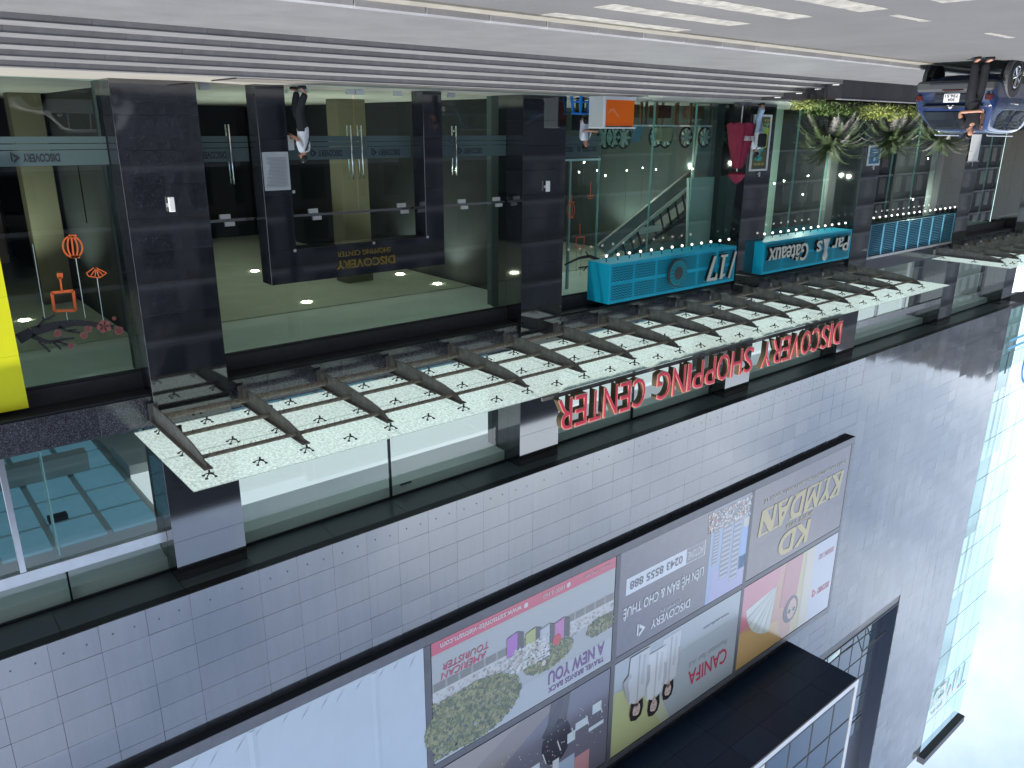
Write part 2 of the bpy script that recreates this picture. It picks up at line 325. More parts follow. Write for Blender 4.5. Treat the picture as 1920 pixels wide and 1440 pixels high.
# lintels, heads and ledges
for bi, (a, b) in enumerate(BAYS):
    li = B('lintel', BACK, bl, a, b, 17.03, 17.45, 6.79, 7.43)
    n = max(1, round((b-a)/1.0)); w = (b-a)/n
    for i in range(n): piece('lintel_slab', GRANL, li, a+i*w+.003, a+(i+1)*w-.003, 17.0, 17.028, 6.775, 7.45, .002)
    B('lintel_underside', BLACK, bl, a, b, 17.03, 18.1, 6.72, 6.785)
    B('window_head', CHAR, bl, a, b, YG-.07, YG+.12, 6.36, 6.715)
    B('head_rail', BLACK, bl, a, b, YG-.045, YG+.02, 6.30, 6.355)
    B('floor_slab_edge', BACK, bl, a, b, 17.46, 18.2, 7.0, 7.42)
# soffit panels under the overhanging wall
sf = B('soffit', BACK, bl, -59, XR, YW+.02, 17.62, SZ+.03, SZ+.2)
x = XR
edges = sorted([XR]+[v for ab in COLS for v in ab], reverse=True)
for i in range(len(edges)-1):
    b, a = edges[i], edges[i+1]; n = max(1, round((b-a)/2.15)); w = (b-a)/n
    for k in range(n):
        piece('soffit_panel', SOFF, sf, a+k*w+.006, a+(k+1)*w-.006, YW+.30, YU+.1, SZ, SZ+.025, .003)
        piece('drip_panel', BLACK, sf, a+k*w+.003, a+(k+1)*w-.003, YW+.035, YW+.295, SZ-.002, SZ+.02, .002)
# upper wall, panel by panel
ROWH = .644; WT = 44.2
joints = [XR]
for i, (a, b) in enumerate(COLS):
    prev = joints[-1]; n = max(1, round((prev-b)/.953)); w = (prev-b)/n
    joints += [prev-w*(k+1) for k in range(n-1)]+[b, a]
joints = joints[:joints.index(COLS[-1][1])+1] if COLS[-1][1] in joints else joints
nrow = int((WT-SZ)/ROWH)
B('wall_core', JB, bl, -52.1, XR, YW+.045, 18.5, SZ+.21, 27.9)
B('wall_core', JB, bl, -52.1, -43.6, YW+.045, 18.5, 27.905, WT)
B('wall_core', JB, bl, -30.9, XR, YW+.9, 18.5, 27.905, WT)
cand = []
for r in range(nrow):
    z0 = SZ+r*ROWH; z1 = z0+ROWH
    for k in range(len(joints)-1):
        b, a = joints[k], joints[k+1]
        if 15.2 < z0 and z1 < 24.1 and a > -34.0 and b < 3.5: continue
        if z1 > 27.9 and a > -43.6: continue
        if z0 > 24.9 and a > -31.0: continue
        cand.append((a, b, z0, z1, (a+b)**2/4+(z0-1.3)**2+270))
        
def vis(c): 
    return (c[1]-c[0])*(c[3]-c[2])/c[4]
def inframe(c):
    P = np.array([(c[0]+c[1])/2, YW, (c[2]+c[3])/2])-EYE; v = ROT.T@P; u = 960+F*v[0]/v[2]; w_ = 720+F*v[1]/v[2]
    return -60 < u < 1980 and -60 < w_ < 1500
cand = [c for c in cand if inframe(c)]
cand.sort(key=vis, reverse=True)
pw = B('panel_wall', JB, bl, -52.05, XR-.05, YW+.046, YW+.06, SZ+.22, 15.0)
rest = MB()
for i, (a, b, z0, z1, d) in enumerate(cand):
    g = .0018
    if i < 300: piece('wall_panel', PANEL, pw, a+g, b-g, YW, YW+.03, z0+g, z1-g, .003, rot=(random.gauss(0,.0032), 0, random.gauss(0,.0032)))
    else:
        ax, az = random.gauss(0,.0032), random.gauss(0,.0032); cx, cz = (a+b)/2, (z0+z1)/2; o = len(rest.v)
        rest.box(a+g, b-g, YW, YW+.03, z0+g, z1-g)
        for q in range(o, o+8):
            x_, y_, z_ = rest.v[q]; rest.v[q] = (x_, y_+ax*(z_-cz)+az*(x_-cx), z_)
tag(rest.build('wall_panels', PANELO, pw), kind='stuff')
fx = MB()
for (a, b, z0, z1, d) in cand[:300]:
    if z0 < SZ+.1 or 14.2 < z0 < 15.2:
        for t in (.27, .73): fx.disc((a+(b-a)*t, YW-.006, z0+.32+random.uniform(-.02,.02)), .017, 'y', 8, .005)
tag(fx.build('panel_fixings', INK, pw), kind='stuff')
# ---- upper floor glazing
def pane(x0, x1, z0, z1, y, m=GLU, parent=bl, name='glass_pane'):
    return B(name, m, parent, x0+.006, x1-.006, y-.008, y+.008, z0, z1)
def glaze(bounds, z0, z1, y, m): 
    for i in range(len(bounds)-1): pane(bounds[i+1], bounds[i], z0, z1, y, m)
glaze([3.2, 1.0, -1.42, -2.15, -4.28], 7.45, 10.12, YU, GLU); glaze([3.2, .4, -2.2, -4.28], 10.42, 11.2, YU, GLU)
B('steel_transom', STEEL, bl, -4.28, 3.2, YU-.10, YU+.06, 10.14, 10.40, .006)
B('steel_mullion', STEEL, bl, -1.50, -1.38, YU-.10, YU+.06, 7.46, 10.13, .005)
B('glass_fin', FINM, bl, -2.162, -2.138, YU+.02, YU+.30, 7.46, 10.13); B('glass_fin', FINM, bl, -2.222, -2.198, YU+.02, YU+.25, 10.42, 11.2)
B('dark_mullion', BLACK, bl, -2.23, -2.19, YU-.03, YU+.0, 10.42, 11.2)
glaze([-5.88, -8.03, -10.26, -12.47, -14.46], 7.45, 11.2, YU, GLU)
B('dark_mullion', BLACK, bl, -10.285, -10.235, YU-.03, YU+.05, 7.45, 11.2)
glaze([-16.05, -18.0, -20.2, -22.5, -24.82], 7.45, 11.2, YU, GLU)
B('dark_mullion', BLACK, bl, -20.23, -20.17, YU-.03, YU+.05, 7.45, 11.2)
glaze([-26.40, -28.6, -30.8, -33.1], 7.45, 11.2, YU, GLU)
glaze([-34.66, -37.6, -40.5, -43.5], 7.45, 9.95, YU, GLU); glaze([-34.66, -37.6, -40.5, -43.5], 10.3, 11.2, YU, GLU)
B('steel_transom', STEEL, bl, -43.5, -34.66, YU-.10, YU+.06, 9.97, 10.28, .006)
for xx in (-37.6, -40.5): B('steel_mullion', STEEL, bl, xx-.06, xx+.06, YU-.09, YU+.05, 7.46, 9.96, .005)
glaze([-45.1, -48.5, -52.1], 7.45, 11.2, YU, GLU)
for (a, b) in BAYS: B('glass_gasket', BLACK, bl, a, b, YU-.03, YU+.03, 11.17, SZ-.003)
# upper floor rooms
UF = 7.55
B('upper_floor', mat('upper_floor_screed', (.75,.77,.75), .6), bl, -52, XR, 18.2, 32, 7.2, UF)
B('upper_back_wall', WALLI, bl, -52, XR, 32, 32.2, 7.2, 12)
B('upper_back_wall', WALLI, bl, XR, XR+.2, 18, 32.2, 7.2, 12)
for k, (a, b) in enumerate([(-5.0, 3.2), (-15.2,-5.005), (-25.6,-15.205), (-33.9,-25.605), (-44.3,-33.905), (-52.1,-44.305)]):
    B('ceiling_bulkhead', mat('green_grey_bulkhead', (.86,.92,.87), .8), bl, a, b, 17.64, 18.35, 10.93, 11.4)
    B('ceiling_bulkhead', mat('pale_green_bulkhead', (.92,.94,.92), .8), bl, a, b, 18.355, 19.2, 10.97, 11.4)
    if k != 0:
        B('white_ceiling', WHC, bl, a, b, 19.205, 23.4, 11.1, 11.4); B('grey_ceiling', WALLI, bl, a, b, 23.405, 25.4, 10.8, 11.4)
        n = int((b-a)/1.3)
        for i in range(n): piece('glowing_blue_ceiling_tile', BLUEC, bl, a+i*1.3+.1, a+i*1.3+1.2, 25.5, 27.5, 11.0, 11.05)
        B('grey_ceiling', WALLI, bl, a, b, 25.41, 32, 11.06, 11.4)
    else:
        B('grey_ceiling', WALLI, bl, a, b, 19.205, 32, 11.2, 11.4)
        for i in range(6):
            for j in range(6): piece('glowing_blue_ceiling_tile', BLUEC, bl, a+.2+i*1.22, a+1.25+i*1.22, 20.2+j*1.55, 21.55+j*1.55, 11.13, 11.18)
        B('ceiling_duct', WALLI, bl, -4.2, 3, 24.6, 25.1, 10.55, 11.12)
        B('ceiling_projector', BLACK, bl, -3.0, -2.55, 21.6, 21.85, 10.98, 11.12)
for p in ((656,933),(760,906),(820,884),(893,858),(1140,780)): 
    q = onZ(p, 10.96); B('air_vent', BLACK, bl, q[0]-.18, q[0]+.18, q[1]-.06, q[1]+.06, 10.945, 10.965)
for (a, b) in COLS[:5]: B('inner_pier', mat('dim_pier', (.10,.12,.12), .8), bl, a+.1, b-.1, 18.31, 18.6, LZ, 11.0)
# ---- ground floor glazing and rooms
def gglaze(bounds, z0=LZ, z1=6.30):
    for i in range(len(bounds)-1): pane(bounds[i+1], bounds[i], z0, z1, YG, GLZ)
gglaze([3.2, .5, -1.95, -4.28]); gglaze([-16.05, -18.2], LZ, 2.2); gglaze([-16.05, -18.2], 2.28, 6.3); gglaze([-18.2, -20.65, -22.8, -24.82])
gglaze([-26.4, -29.2, -31.6, -33.1]); gglaze([-34.66, -37.3, -39.7, -43.5]); gglaze([-45.1, -48.4, -52.1])
gglaze([-5.88, -8.02, -13.3+1.6, -14.46], 3.36, 6.30)
pane(-7.2, -5.88, LZ+.03, 3.28, YG, GLZ, name='glass_door'); pane(-14.46, -11.9, LZ+.03, 3.28, YG, GLZ, name='glass_door')
dd = [(-9.76,-7.95), (-11.4,-9.80)]
doors = [pane(a, b, LZ+.03, 3.28, YG, GLZ, name='glass_door') for a, b in dd]
def handle(px, parent):
    m_ = MB(); y = YG-.09
    for yy in (YG-.09, YG+.09): m_.tube((px, yy, 1.30), (px, yy, 2.54), .018, n=8)
    for z in (1.42, 2.42): m_.tube((px, YG-.10, z), (px, YG+.10, z), .012, n=6)
    m_.build('door_handle', CHROME, parent, smooth=True)
handle(-9.62, doors[0]); handle(-9.90, doors[1]); handle(-6.70, bl); handle(-12.69, bl)
B('door_head_channel', CHROME, bl, -14.4, -5.9, YG-.01, YG+.03, 3.29, 3.345)
for xx in (-6.45, -8.55, -11.0, -12.9, -14.1):
    B('door_patch_fitting', PATCH, bl, xx-.12, xx+.12, YG-.03, YG+.03, 3.18, 3.28); B('door_patch_fitting', PATCH, bl, xx-.20, xx+.02, YG-.032, YG+.032, 3.352, 3.44)
for xx in (-6.3, -8.5, -9.7, -9.95, -11.0, -12.6): B('door_patch_fitting', PATCH, bl, xx-.12, xx+.10, YG-.03, YG+.03, LZ+.005, LZ+.12)
for xx in (-18.2, -20.65, -22.8, -29.2, -31.6, -37.3, -39.7, -48.4): B('glass_fin', FINM, bl, xx-.012, xx+.012, YG+.02, YG+.09, LZ, 6.3)
B('glass_fin', FINM, bl, -1.962, -1.938, YG-.02, YG+.10, LZ, 6.3)
B('glass_rail', FINM, bl, -18.2, -16.05, YG-.02, YG+.04, 2.21, 2.27)
B('aluminium_mullion', ALU, bl, -17.28, -17.20, YG+.3, YG+.36, 2.28, 6.2)
# granite door portal
po = B('door_portal', BACK, bl, -11.86, -7.16, 17.03, 17.5, 3.99, 4.73)
for (a, b, z0, z1) in ((-11.89,-7.14,4.0,4.37), (-11.89,-7.14,4.37,4.755)):
    piece('granite_slab', GRAN, po, a, b, 17.0, 17.028, z0+.002, z1-.002, .002)
for (a, b) in ((-11.89,-11.34), (-7.79,-7.14)):
    B('portal_jamb', BACK, po, a+.02, b-.02, 17.03, 17.5, LZ, 3.99)
    for i, (z0, z1) in enumerate(((LZ,1.6),(1.6,2.8),(2.8,3.998))): piece('granite_slab', GRAN, po, a, b, 17.0, 17.028, z0+.002, z1-.002, .002)
    B('jamb_side', GRAN, po, b-.018, b, 17.03, 17.5, LZ, 3.99); 
B('jamb_side', GRAN, po, -7.14-.018, -7.14, 17.03, 17.5, 4.0, 4.75); B('portal_underside', GRAN, po, -11.34, -7.79, 17.03, 17.5, 3.98, 3.995)
for p in ((-7.75,4.02),(-9.8,4.02),(-11.37,4.0),(-7.83,2.72),(-7.83,.62)): B('corner_bracket', ALU, po, p[0]-.03, p[0]+.03, 16.985, 16.999, p[1]-.03, p[1]+.03)
text('DISCOVERY', 'gold_lettering', GOLD, po, -10.36, -8.75, 4.36, 4.56, 16.985, .03, .02); text('SHOPPING CENTER', 'gold_lettering', GOLD, po, -10.25, -8.8, 4.15, 4.27, 16.99, .02)
# interior ground floor
def spot(q, e):
    l_ = bpy.data.lights.new('downlight_beam', 'SPOT'); l_.energy = e; l_.spot_size = 2.1; l_.spot_blend = .6; l_.shadow_soft_size = .12; l_.color = (1,.97,.88)
    o = bpy.data.objects.new('downlight_beam', l_); COL.objects.link(o); o.location = (q[0], q[1], 6.37)
def glow(q, e):
    l_ = bpy.data.lights.new('bulb_glow', 'POINT'); l_.energy = e; l_.shadow_soft_size = .06; l_.color = (1,.93,.8); o = bpy.data.objects.new('bulb_glow', l_); COL.objects.link(o); o.location = (q[0], q[1], q[2]-.12)
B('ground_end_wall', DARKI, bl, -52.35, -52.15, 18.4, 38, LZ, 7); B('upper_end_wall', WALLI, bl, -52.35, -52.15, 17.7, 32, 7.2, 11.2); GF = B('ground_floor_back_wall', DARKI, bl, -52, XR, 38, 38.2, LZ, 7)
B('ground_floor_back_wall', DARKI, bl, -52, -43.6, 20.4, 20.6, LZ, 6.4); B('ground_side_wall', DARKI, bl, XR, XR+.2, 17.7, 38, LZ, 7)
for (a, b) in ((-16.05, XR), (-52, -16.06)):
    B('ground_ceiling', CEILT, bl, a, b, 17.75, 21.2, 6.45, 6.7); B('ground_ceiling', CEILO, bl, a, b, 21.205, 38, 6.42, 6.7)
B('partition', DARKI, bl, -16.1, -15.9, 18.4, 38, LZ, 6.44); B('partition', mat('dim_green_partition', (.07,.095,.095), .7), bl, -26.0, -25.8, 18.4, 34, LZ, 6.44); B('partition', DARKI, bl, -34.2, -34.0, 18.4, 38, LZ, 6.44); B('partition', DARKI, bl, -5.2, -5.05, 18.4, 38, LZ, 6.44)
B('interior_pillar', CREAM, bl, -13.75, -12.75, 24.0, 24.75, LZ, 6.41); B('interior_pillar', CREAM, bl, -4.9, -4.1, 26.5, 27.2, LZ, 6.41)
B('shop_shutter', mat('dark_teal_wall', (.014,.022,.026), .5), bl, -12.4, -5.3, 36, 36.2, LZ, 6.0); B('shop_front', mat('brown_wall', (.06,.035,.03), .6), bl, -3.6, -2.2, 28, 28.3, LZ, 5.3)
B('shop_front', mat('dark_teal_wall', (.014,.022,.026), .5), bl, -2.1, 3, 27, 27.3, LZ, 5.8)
qa, qb = onY((196,416), 24.0), onY((143,300), 24.0); B('shop_banner', mat('brown_banner', (.05,.03,.03), .6), bl, qa[0], qb[0], 24.0, 24.05, qb[2], qa[2]); text('CỬU\nVẠN\nLONG\nTANG', 'shop_lettering', mat('dim_white_letters', (.34,.30,.29), .6), bl, qa[0]+.12, qb[0]-.12, qb[2]+.1, qa[2]-.1, 23.99, .02, .01)
for p in ((575,566),(750,514),(820,532),(866,460),(868,478),(478,508),(46,600),(82,500),(1082,448),(1078,432),(1140,478),(1207,468),(1190,440),(1500,425),(1700,395)):
    q = onZ(p, 6.415)
    if q[1] < 37.5: m_ = MB(); m_.disc((q[0], q[1], 6.405), .13, 'z', 16, .012); m_.build('downlight', LAMP, bl); spot(q, (480 if q[0] > -14.8 else 190) if p[0] < 900 else 220)
# bay with the escalator
ES = mat('pale_escalator_panel', (.42,.46,.45), .4)
def pxprism(name, m, pts, y0, y1): mm = MB(); mm.prism([(onY(p, y0)[0], onY(p, y0)[2]) for p in pts], 'y', y0, y1); return mm.build(name, m, bl)
pxprism('escalator_side', mat('mid_grey_escalator', (.22,.245,.25), .4), [(1120,462),(1146,482),(1312,352),(1306,312)], 19.3, 19.42); pxprism('escalator_side', mat('grey_escalator_soffit', (.20,.22,.23), .5), [(1240,430),(1308,372),(1308,455),(1272,455)], 19.5, 20.6)
pxprism('escalator_landing', WHITE, [(1196,428),(1240,420),(1240,432),(1200,440)], 19.2, 19.28); pxprism('escalator_handrail', WHITE, [(1126,486),(1134,484),(1312,340),(1310,334)], 19.2, 19.28); pxprism('escalator_handrail', CHAR, [(1116,520),(1122,522),(1312,392),(1310,387)], 19.2, 19.28)
for k in range(12): u = 1140+k*14; pxprism('escalator_baluster', CHAR, [(u,490-(u-1126)*.80),(u+1.6,489-(u-1126)*.80),(u+10,516-(u-1126)*.70),(u+8,517-(u-1126)*.70)], 19.22, 19.27)
pxprism('white_panel', mat('pale_teal_panel', (.62,.74,.70), .5), [(1292,334),(1369,330),(1363,470),(1289,470)], 18.2, 18.3); pxprism('grey_panel', mat('grey_green_panel', (.26,.32,.30), .6), [(1318,205),(1371,205),(1369,329),(1300,333)], 18.5, 18.6)
B('cafe_wall', DARKI, bl, -25.7, -16.2, 28, 28.2, LZ, 6.3)
for i, p in enumerate(((1135,330),(1175,320),(1205,315),(1230,318),(1293,316),(1086,323),(1120,320),(1095,305),(1070,322))):
    q = onY(p, 19.5+.6*(i%3)); m_ = MB(); m_.sphere(q, .035, 8, 6); m_.tube((q[0],q[1],q[2]+.05), (q[0],q[1],6.4), .003, n=4, mi=1); m_.build('pendant_bulb', [BULB, BLACK], bl, smooth=True); glow(q, 9 if p[0] < 1300 else 34)
for i, p in enumerate(((1505,365),(1470,340),(1515,330),(1740,298),(1765,310),(1452,345),(1707,372),(1712,374))):
    q = onY(p, 19.0); m_ = MB(); m_.sphere(q, .042, 8, 6); m_.tube((q[0],q[1],q[2]+.05), (q[0],q[1],6.4), .003, n=4, mi=1); m_.build('pendant_bulb', [BULB, BLACK], bl, smooth=True); glow(q, 9 if p[0] < 1300 else 34)
# cafe interior in far bays
for i in range(5):
    for j in range(4):
        if (i+j) % 3 == 0: continue
        f_ = B('picture_frame', WHITE, bl, -32.6+i*.75, -32.0+i*.75, 21.3, 21.34, .9+j*.85, 1.6+j*.85); B('picture', mat('dark_teal_print', (.03,.10,.11), .5), f_, -32.55+i*.75, -32.05+i*.75, 21.28, 21.298, .95+j*.85, 1.55+j*.85)
B('cafe_wall', mat('sea_green_wall', (.30,.44,.41), .7), bl, -34.0, -26.5, 21.4, 21.5, LZ, 6.3); B('cafe_wall', mat('dim_blue_wall', (.10,.19,.23), .7), bl, -43.4, -34.9, 21.4, 21.5, LZ, 6.3)
m_ = MB()
pts = [Vector((-29.6+1.0*math.cos(t), 20.6, 4.6+1.1*math.sin(t))) for t in np.linspace(math.pi*1.02, math.pi*1.98, 14)]
m_.path([(-30.6,20.6,6.2)]+pts+[(-28.6,20.6,6.2)], .07); m_.build('white_arch_frame', WHITE, bl, smooth=True)
for i in range(6): B('blue_shelf_picture', mat('blue_print', (.03,.17,.30), .5), bl, -42.4+i*1.2, -41.6+i*1.2, 21.3, 21.34, 2.0+(i%2)*1.3, 3.0+(i%2)*1.3)
# dark far entrance behind the last columns
B('far_entrance', DARKI, bl, -52.0, -45.2, 18.6, 18.8, LZ, 6.3)
# ---- glass corner at the far end
gc = B('glass_corner', mat('pale_teal_core', (.40,.49,.49), .6), bl, -58.7, -52.3, 17.6, 18.2, SZ+.22, 43.6)
zz = [SZ+.1, 14.3, 17.3, 19.9, 22.6, 25.2, 27.9, 30.6, 33.3, 36.0, 38.7, 41.4, 44.1]
xs = [-52.12, -53.8, -55.5, -57.2, -58.9]
for i in range(len(zz)-1):
    for k in range(4): pane(xs[k+1], xs[k], zz[i]+.02, zz[i+1]-.02, YW, GLG, gc, 'glass_pane')
for z in zz[1:-1]: B('glazing_joint', CHAR, gc, -58.9, -52.12, YW-.02, YW-.009, z-.014, z+.014)
for x in xs[1:-1]: B('glazing_joint', CHAR, gc, x-.012, x+.012, YW-.012, YW-.009, zz[0], zz[-1])
for k, x in enumerate((-53.1, -54.3, -55.6, -56.8, -58.0)): B('white_blind', WHITE, gc, x-.33, x+.33, 17.2, 17.25, 17.5, 22.4)
for k, x in enumerate((-54.3, -55.6, -56.8, -58.0)): B('white_blind', WHITE, gc, x-.33, x+.33, 17.2, 17.25, 28.2, 33.0)
B('end_glass', GLG, gc, -58.92, -58.90, YW, 17.6, SZ+.1, 44.1)
text('TIMES', 'white_lettering', mat('pale_grey_letters', (.50,.52,.52), .5), gc, -58.3, -52.5, 38.9, 41.1, YW-.03, .03, .0)
m_ = MB(); m_.disc((-57.6, YW-.05, 15.6), 1.5, 'y', 32, .03); m_.build('round_logo', mat('bright_blue_vinyl', (.01,.18,.55), .4), gc)
m_ = MB()
for r_ in (1.25, .8):
    pts = [(-57.6+r_*math.cos(t), YW-.065, 15.6+r_*math.sin(t)) for t in np.linspace(0, 2*math.pi, 25)]; m_.path(pts, .05, 5)
m_.build('logo_ring', WHITE, gc)
for z in (13.4, 13.9): B('blue_stripe', mat('sky_blue_vinyl', (.10,.40,.65), .4), gc, -56.6, -52.9, YW-.02, YW-.01, z, z+.16)
B('black_sign_bar', BLACK, gc, -53.3, -53.15, YW-.03, YW-.01, 14.2, 15.6)
B('roof_fin', CHAR, bl, -58.95, -52.0, 15.85, 16.35, 44.25, 44.75)
# ---- dark projecting bay above the posters and window strip beside it
by = B('projecting_bay', mat('navy_cladding', (.012,.022,.045), .3, ior=1.6), bl, -31.15, XR, 12.80, YW+.9, 24.9, 41)
SOFN = mat('navy_soffit_panel', (.016,.034,.07), .35, ior=1.35, rand=.15)
x = -31.15
while x < -10:
    for (y0, y1) in ((12.82,13.95),(13.95,15.1),(15.1,16.22)): piece('bay_soffit_panel', SOFN, by, x+.006, x+1.994, y0+.005, y1-.005, 24.878, 24.9)
    x += 2.0
B('edge_trim', ALU, by, -31.17, XR, 12.74, 12.80, 24.87, 25.15, .005); B('edge_trim', ALU, by, -31.17, -30.95, 12.74, 12.80, 25.155, 41, .005)
NGL = mat('dark_blue_glass', (.01,.03,.05), .05, ior=1.9)
k = 0
for i in range(9):
    for j in range(6):
        x0 = -30.9+i*1.75; z0 = 25.2+j*1.7
        w_ = B('window', CHAR, by, x0+.02, x0+1.72, 12.76, 12.80, z0, z0+1.66)
        B('pane', NGL if (i < 3 or (i*7+j*3) % 4) else mat('white_reflection_pane', (.6,.65,.65), .2), w_, x0+.07, x0+1.67, 12.752, 12.762, z0+.05, z0+1.61)  # pale panes: white reflection in the window glass painted as base colour
rc = B('window_recess', mat('navy_recess', (.012,.022,.045), .35), bl, -43.6, -30.9, 17.0, 18.4, 27.95, WT)
B('recess_cheek', mat('navy_recess', (.012,.022,.045), .35), rc, -43.58, -43.52, YW+.0, 17.0, 27.95, WT)
B('recess_sill', CHAR, rc, -43.5, -31.2, YW+.002, 17.0, 27.87, 27.94)
for i in range(8):
    for j in range(6):
        x0 = -42.6+i*1.42; z0 = 28.0+j*1.5; bright = (i, j) in ((3,0),(4,0),(4,1),(5,0),(5,1),(6,0))
        w_ = B('window', CHAR, rc, x0+.02, x0+1.40, 16.93, 17.0, z0, z0+1.48)
        B('pane', mat('white_blind_pane', (.62,.68,.66), .25) if bright else NGL, w_, x0+.07, x0+1.35, 16.915, 16.932, z0+.05, z0+1.43)
def openwin(x0, z0, ang):
    m_ = MB(); m_.box(0, 1.2, -.02, .02, -1.3, 0); m_.box(-.03, 1.23, -.03, .03, -1.34, -1.3, 1); m_.box(-.03, .0, -.03, .03, -1.3, 0, 1); m_.box(1.2, 1.23, -.03, .03, -1.3, 0, 1)
    o = m_.build('open_sash', [GLU, CHAR], rc, local=True); o.location = Vector((x0, 16.9, z0))-rootloc(rc); o.rotation_euler = (-ang, 0, 0); return o
openwin(-38.2, 29.5, .5); openwin(-42.4, 30.6, .45); openwin(-41.2, 36, .4)
print('OBJ building', len(bpy.data.objects))
# ================================================================== CANOPIES
CZ = 7.45
def spider_mesh():
    m_ = MB(); m_.tube((0,0,-.12), (0,0,-.05), .022, n=6)
    for sx in (-1,1):
        for sy in (-1,1): m_.path([(0,0,-.06), (sx*.05,sy*.05,-.045), (sx*.085,sy*.085,-.012)], .011, 5); m_.tube((sx*.085,sy*.085,-.016), (sx*.085,sy*.085,0), .03, n=8)
    return m_
def canopy(label, xr, xl, beams, full=True):
    cp = thing('glass_canopy', label, 'canopy', ((xr+xl)/2, 16.9, CZ))
    yb = [16.88, 15.06, 13.27]; xs_ = [xr]+[b-.02 for b in beams[1:-1]]+[xl]
    for i in range(len(xs_)-1):
        for k in (0, 1): piece('canopy_pane', FRGL, cp, xs_[i+1]+.007, xs_[i]-.007, yb[k+1]+.007, yb[k]-.007, CZ, CZ+.02)
    bm_ = MB()
    prof = [(16.9,6.94),(16.2,6.93),(15.3,6.97),(14.5,7.05),(14.05,7.13),(13.82,7.24),(13.78,7.30),(16.9,7.30)]
    bm_.prism([(p[0]-16.9, p[1]-CZ) for p in prof], 'x', -.012, .012); bm_.box(-.085, .085, 13.72-16.9, 0, 7.30-CZ, 7.318-CZ); bm_.box(-.10,.10,-.02,.0,6.90-CZ,7.34-CZ)
    for y in np.arange(13.95, 16.8, .115): bm_.box(.012, .0145, y-16.9, y-16.9+.012, 7.12-CZ, 7.2-CZ)
    bo = bm_.build('cantilever_beam', STEELD, cp, local=True); bd = bo.data; fl = None
    for i, b in enumerate(beams):
        o = bo if i == 0 else link('cantilever_beam', bd, cp); o.location = (b-cp.location.x, 0, 0)
    for i in range(len(beams)-1):
        for (y, r, z) in ((16.58,.065,7.14), (15.42,.045,7.18), (14.12,.04,7.21)):
            L_ = beams[i]-beams[i+1]; k = ('purlin', round(L_,2), r)
            if k not in _shared:
                m_ = MB(); m_.tube((-L_/2,0,0), (L_/2,0,0), r, n=10)
                for q in range(24):
                    xx = -L_/2+L_*(q+random.random())/24; m_.tube((xx,random.uniform(-.03,.03),-r*.6), (xx+random.uniform(-.02,.02),random.uniform(-.04,.04),-r-random.uniform(.01,.04)), .004, n=3)
                o = m_.build('purlin_pipe', RUST, cp, local=True); _shared[k] = o.data
            else: o = link('purlin_pipe', _shared[k], cp)
            o.location = ((beams[i]+beams[i+1])/2-cp.location.x, y-16.9, z-CZ)
    if 'spider' not in _shared: o = spider_mesh().build('spider_fitting', BLACK, cp, local=True); _shared['spider'] = o.data; o.location = (0,0,0); first = o
    else: first = None
    for i, b in enumerate(beams):
        for y in (16.55, 15.08, 13.72):
            for xx in ((b,) if i == len(beams)-1 else (b, (b+beams[i+1])/2)):
                o = first if first else link('spider_fitting', _shared['spider'], cp); first = None
                o.location = (xx-cp.location.x, y-16.9, -.001)
    if full:
        mf = MB(); mf.tube((0,0,0), (.0,-.02,.13), .05, n=10); mf.tube((0,0,.0),(0,0,-.012),.055,n=10); mf.box(-.012,.012,-.06,.0,.08,.2)
        fo = mf.build('floodlight', BLACK, cp, local=True)
        for i, b in enumerate(beams):
            o = fo if i == 0 else link('floodlight', fo.data, cp); o.location = (b-.14-cp.location.x, 15.72-16.9, 7.1-CZ)
    for i in range(len(beams)-1): 
        pass
    return cp
canopy('long glass canopy on brown steel beams below the red sign letters', -3.80, -34.8, [-4.25-1.93*i for i in range(16)])
canopy('farther glass canopy beyond the blue louvre sign', -41.4, -60.0, [-41.9-1.93*i for i in range(10)], False)
# red letters on the canopy edge
sg = thing('letter_sign', 'red and pink letters DISCOVERY SHOPPING CENTER standing on the canopy edge', 'sign', (-19, 13.3, 7.5))
B('letter_rail', STEELD, sg, -26.0, -12.0, 13.20, 13.26, 7.475, 7.56)
WID = {'I': .32, 'E': .82, 'S': .9, 'P': .88, 'R': .95, 'T': .85, 'C': .98, 'O': 1.1, 'G': 1.08, 'N': 1.02, 'D': 1.02, 'V': 1.0, 'Y': .95, 'H': 1.0}
for word, x0, x1 in (('DISCOVERY', -25.68, -20.92), ('SHOPPING', -20.45, -15.98), ('CENTER', -15.52, -12.34)):
    tot = sum(WID[c] for c in word)+.16*(len(word)-1); u = (x1-x0)/tot; x = x0
    for c in word:
        w = WID[c]*u
        lt = text(c, 'letter', BRONZE, sg, x, x+w, 7.56, 8.38, 13.20, .17, .0)
        text(c, 'pink_face', REDE, lt, x-.005, x+w+.005, 7.555, 8.385, 13.028, .012, .004); text(c, 'red_face', RED, lt, x+.028, x+w-.028, 7.59, 8.35, 13.012, .008, -.012)
        x += w+.16*u
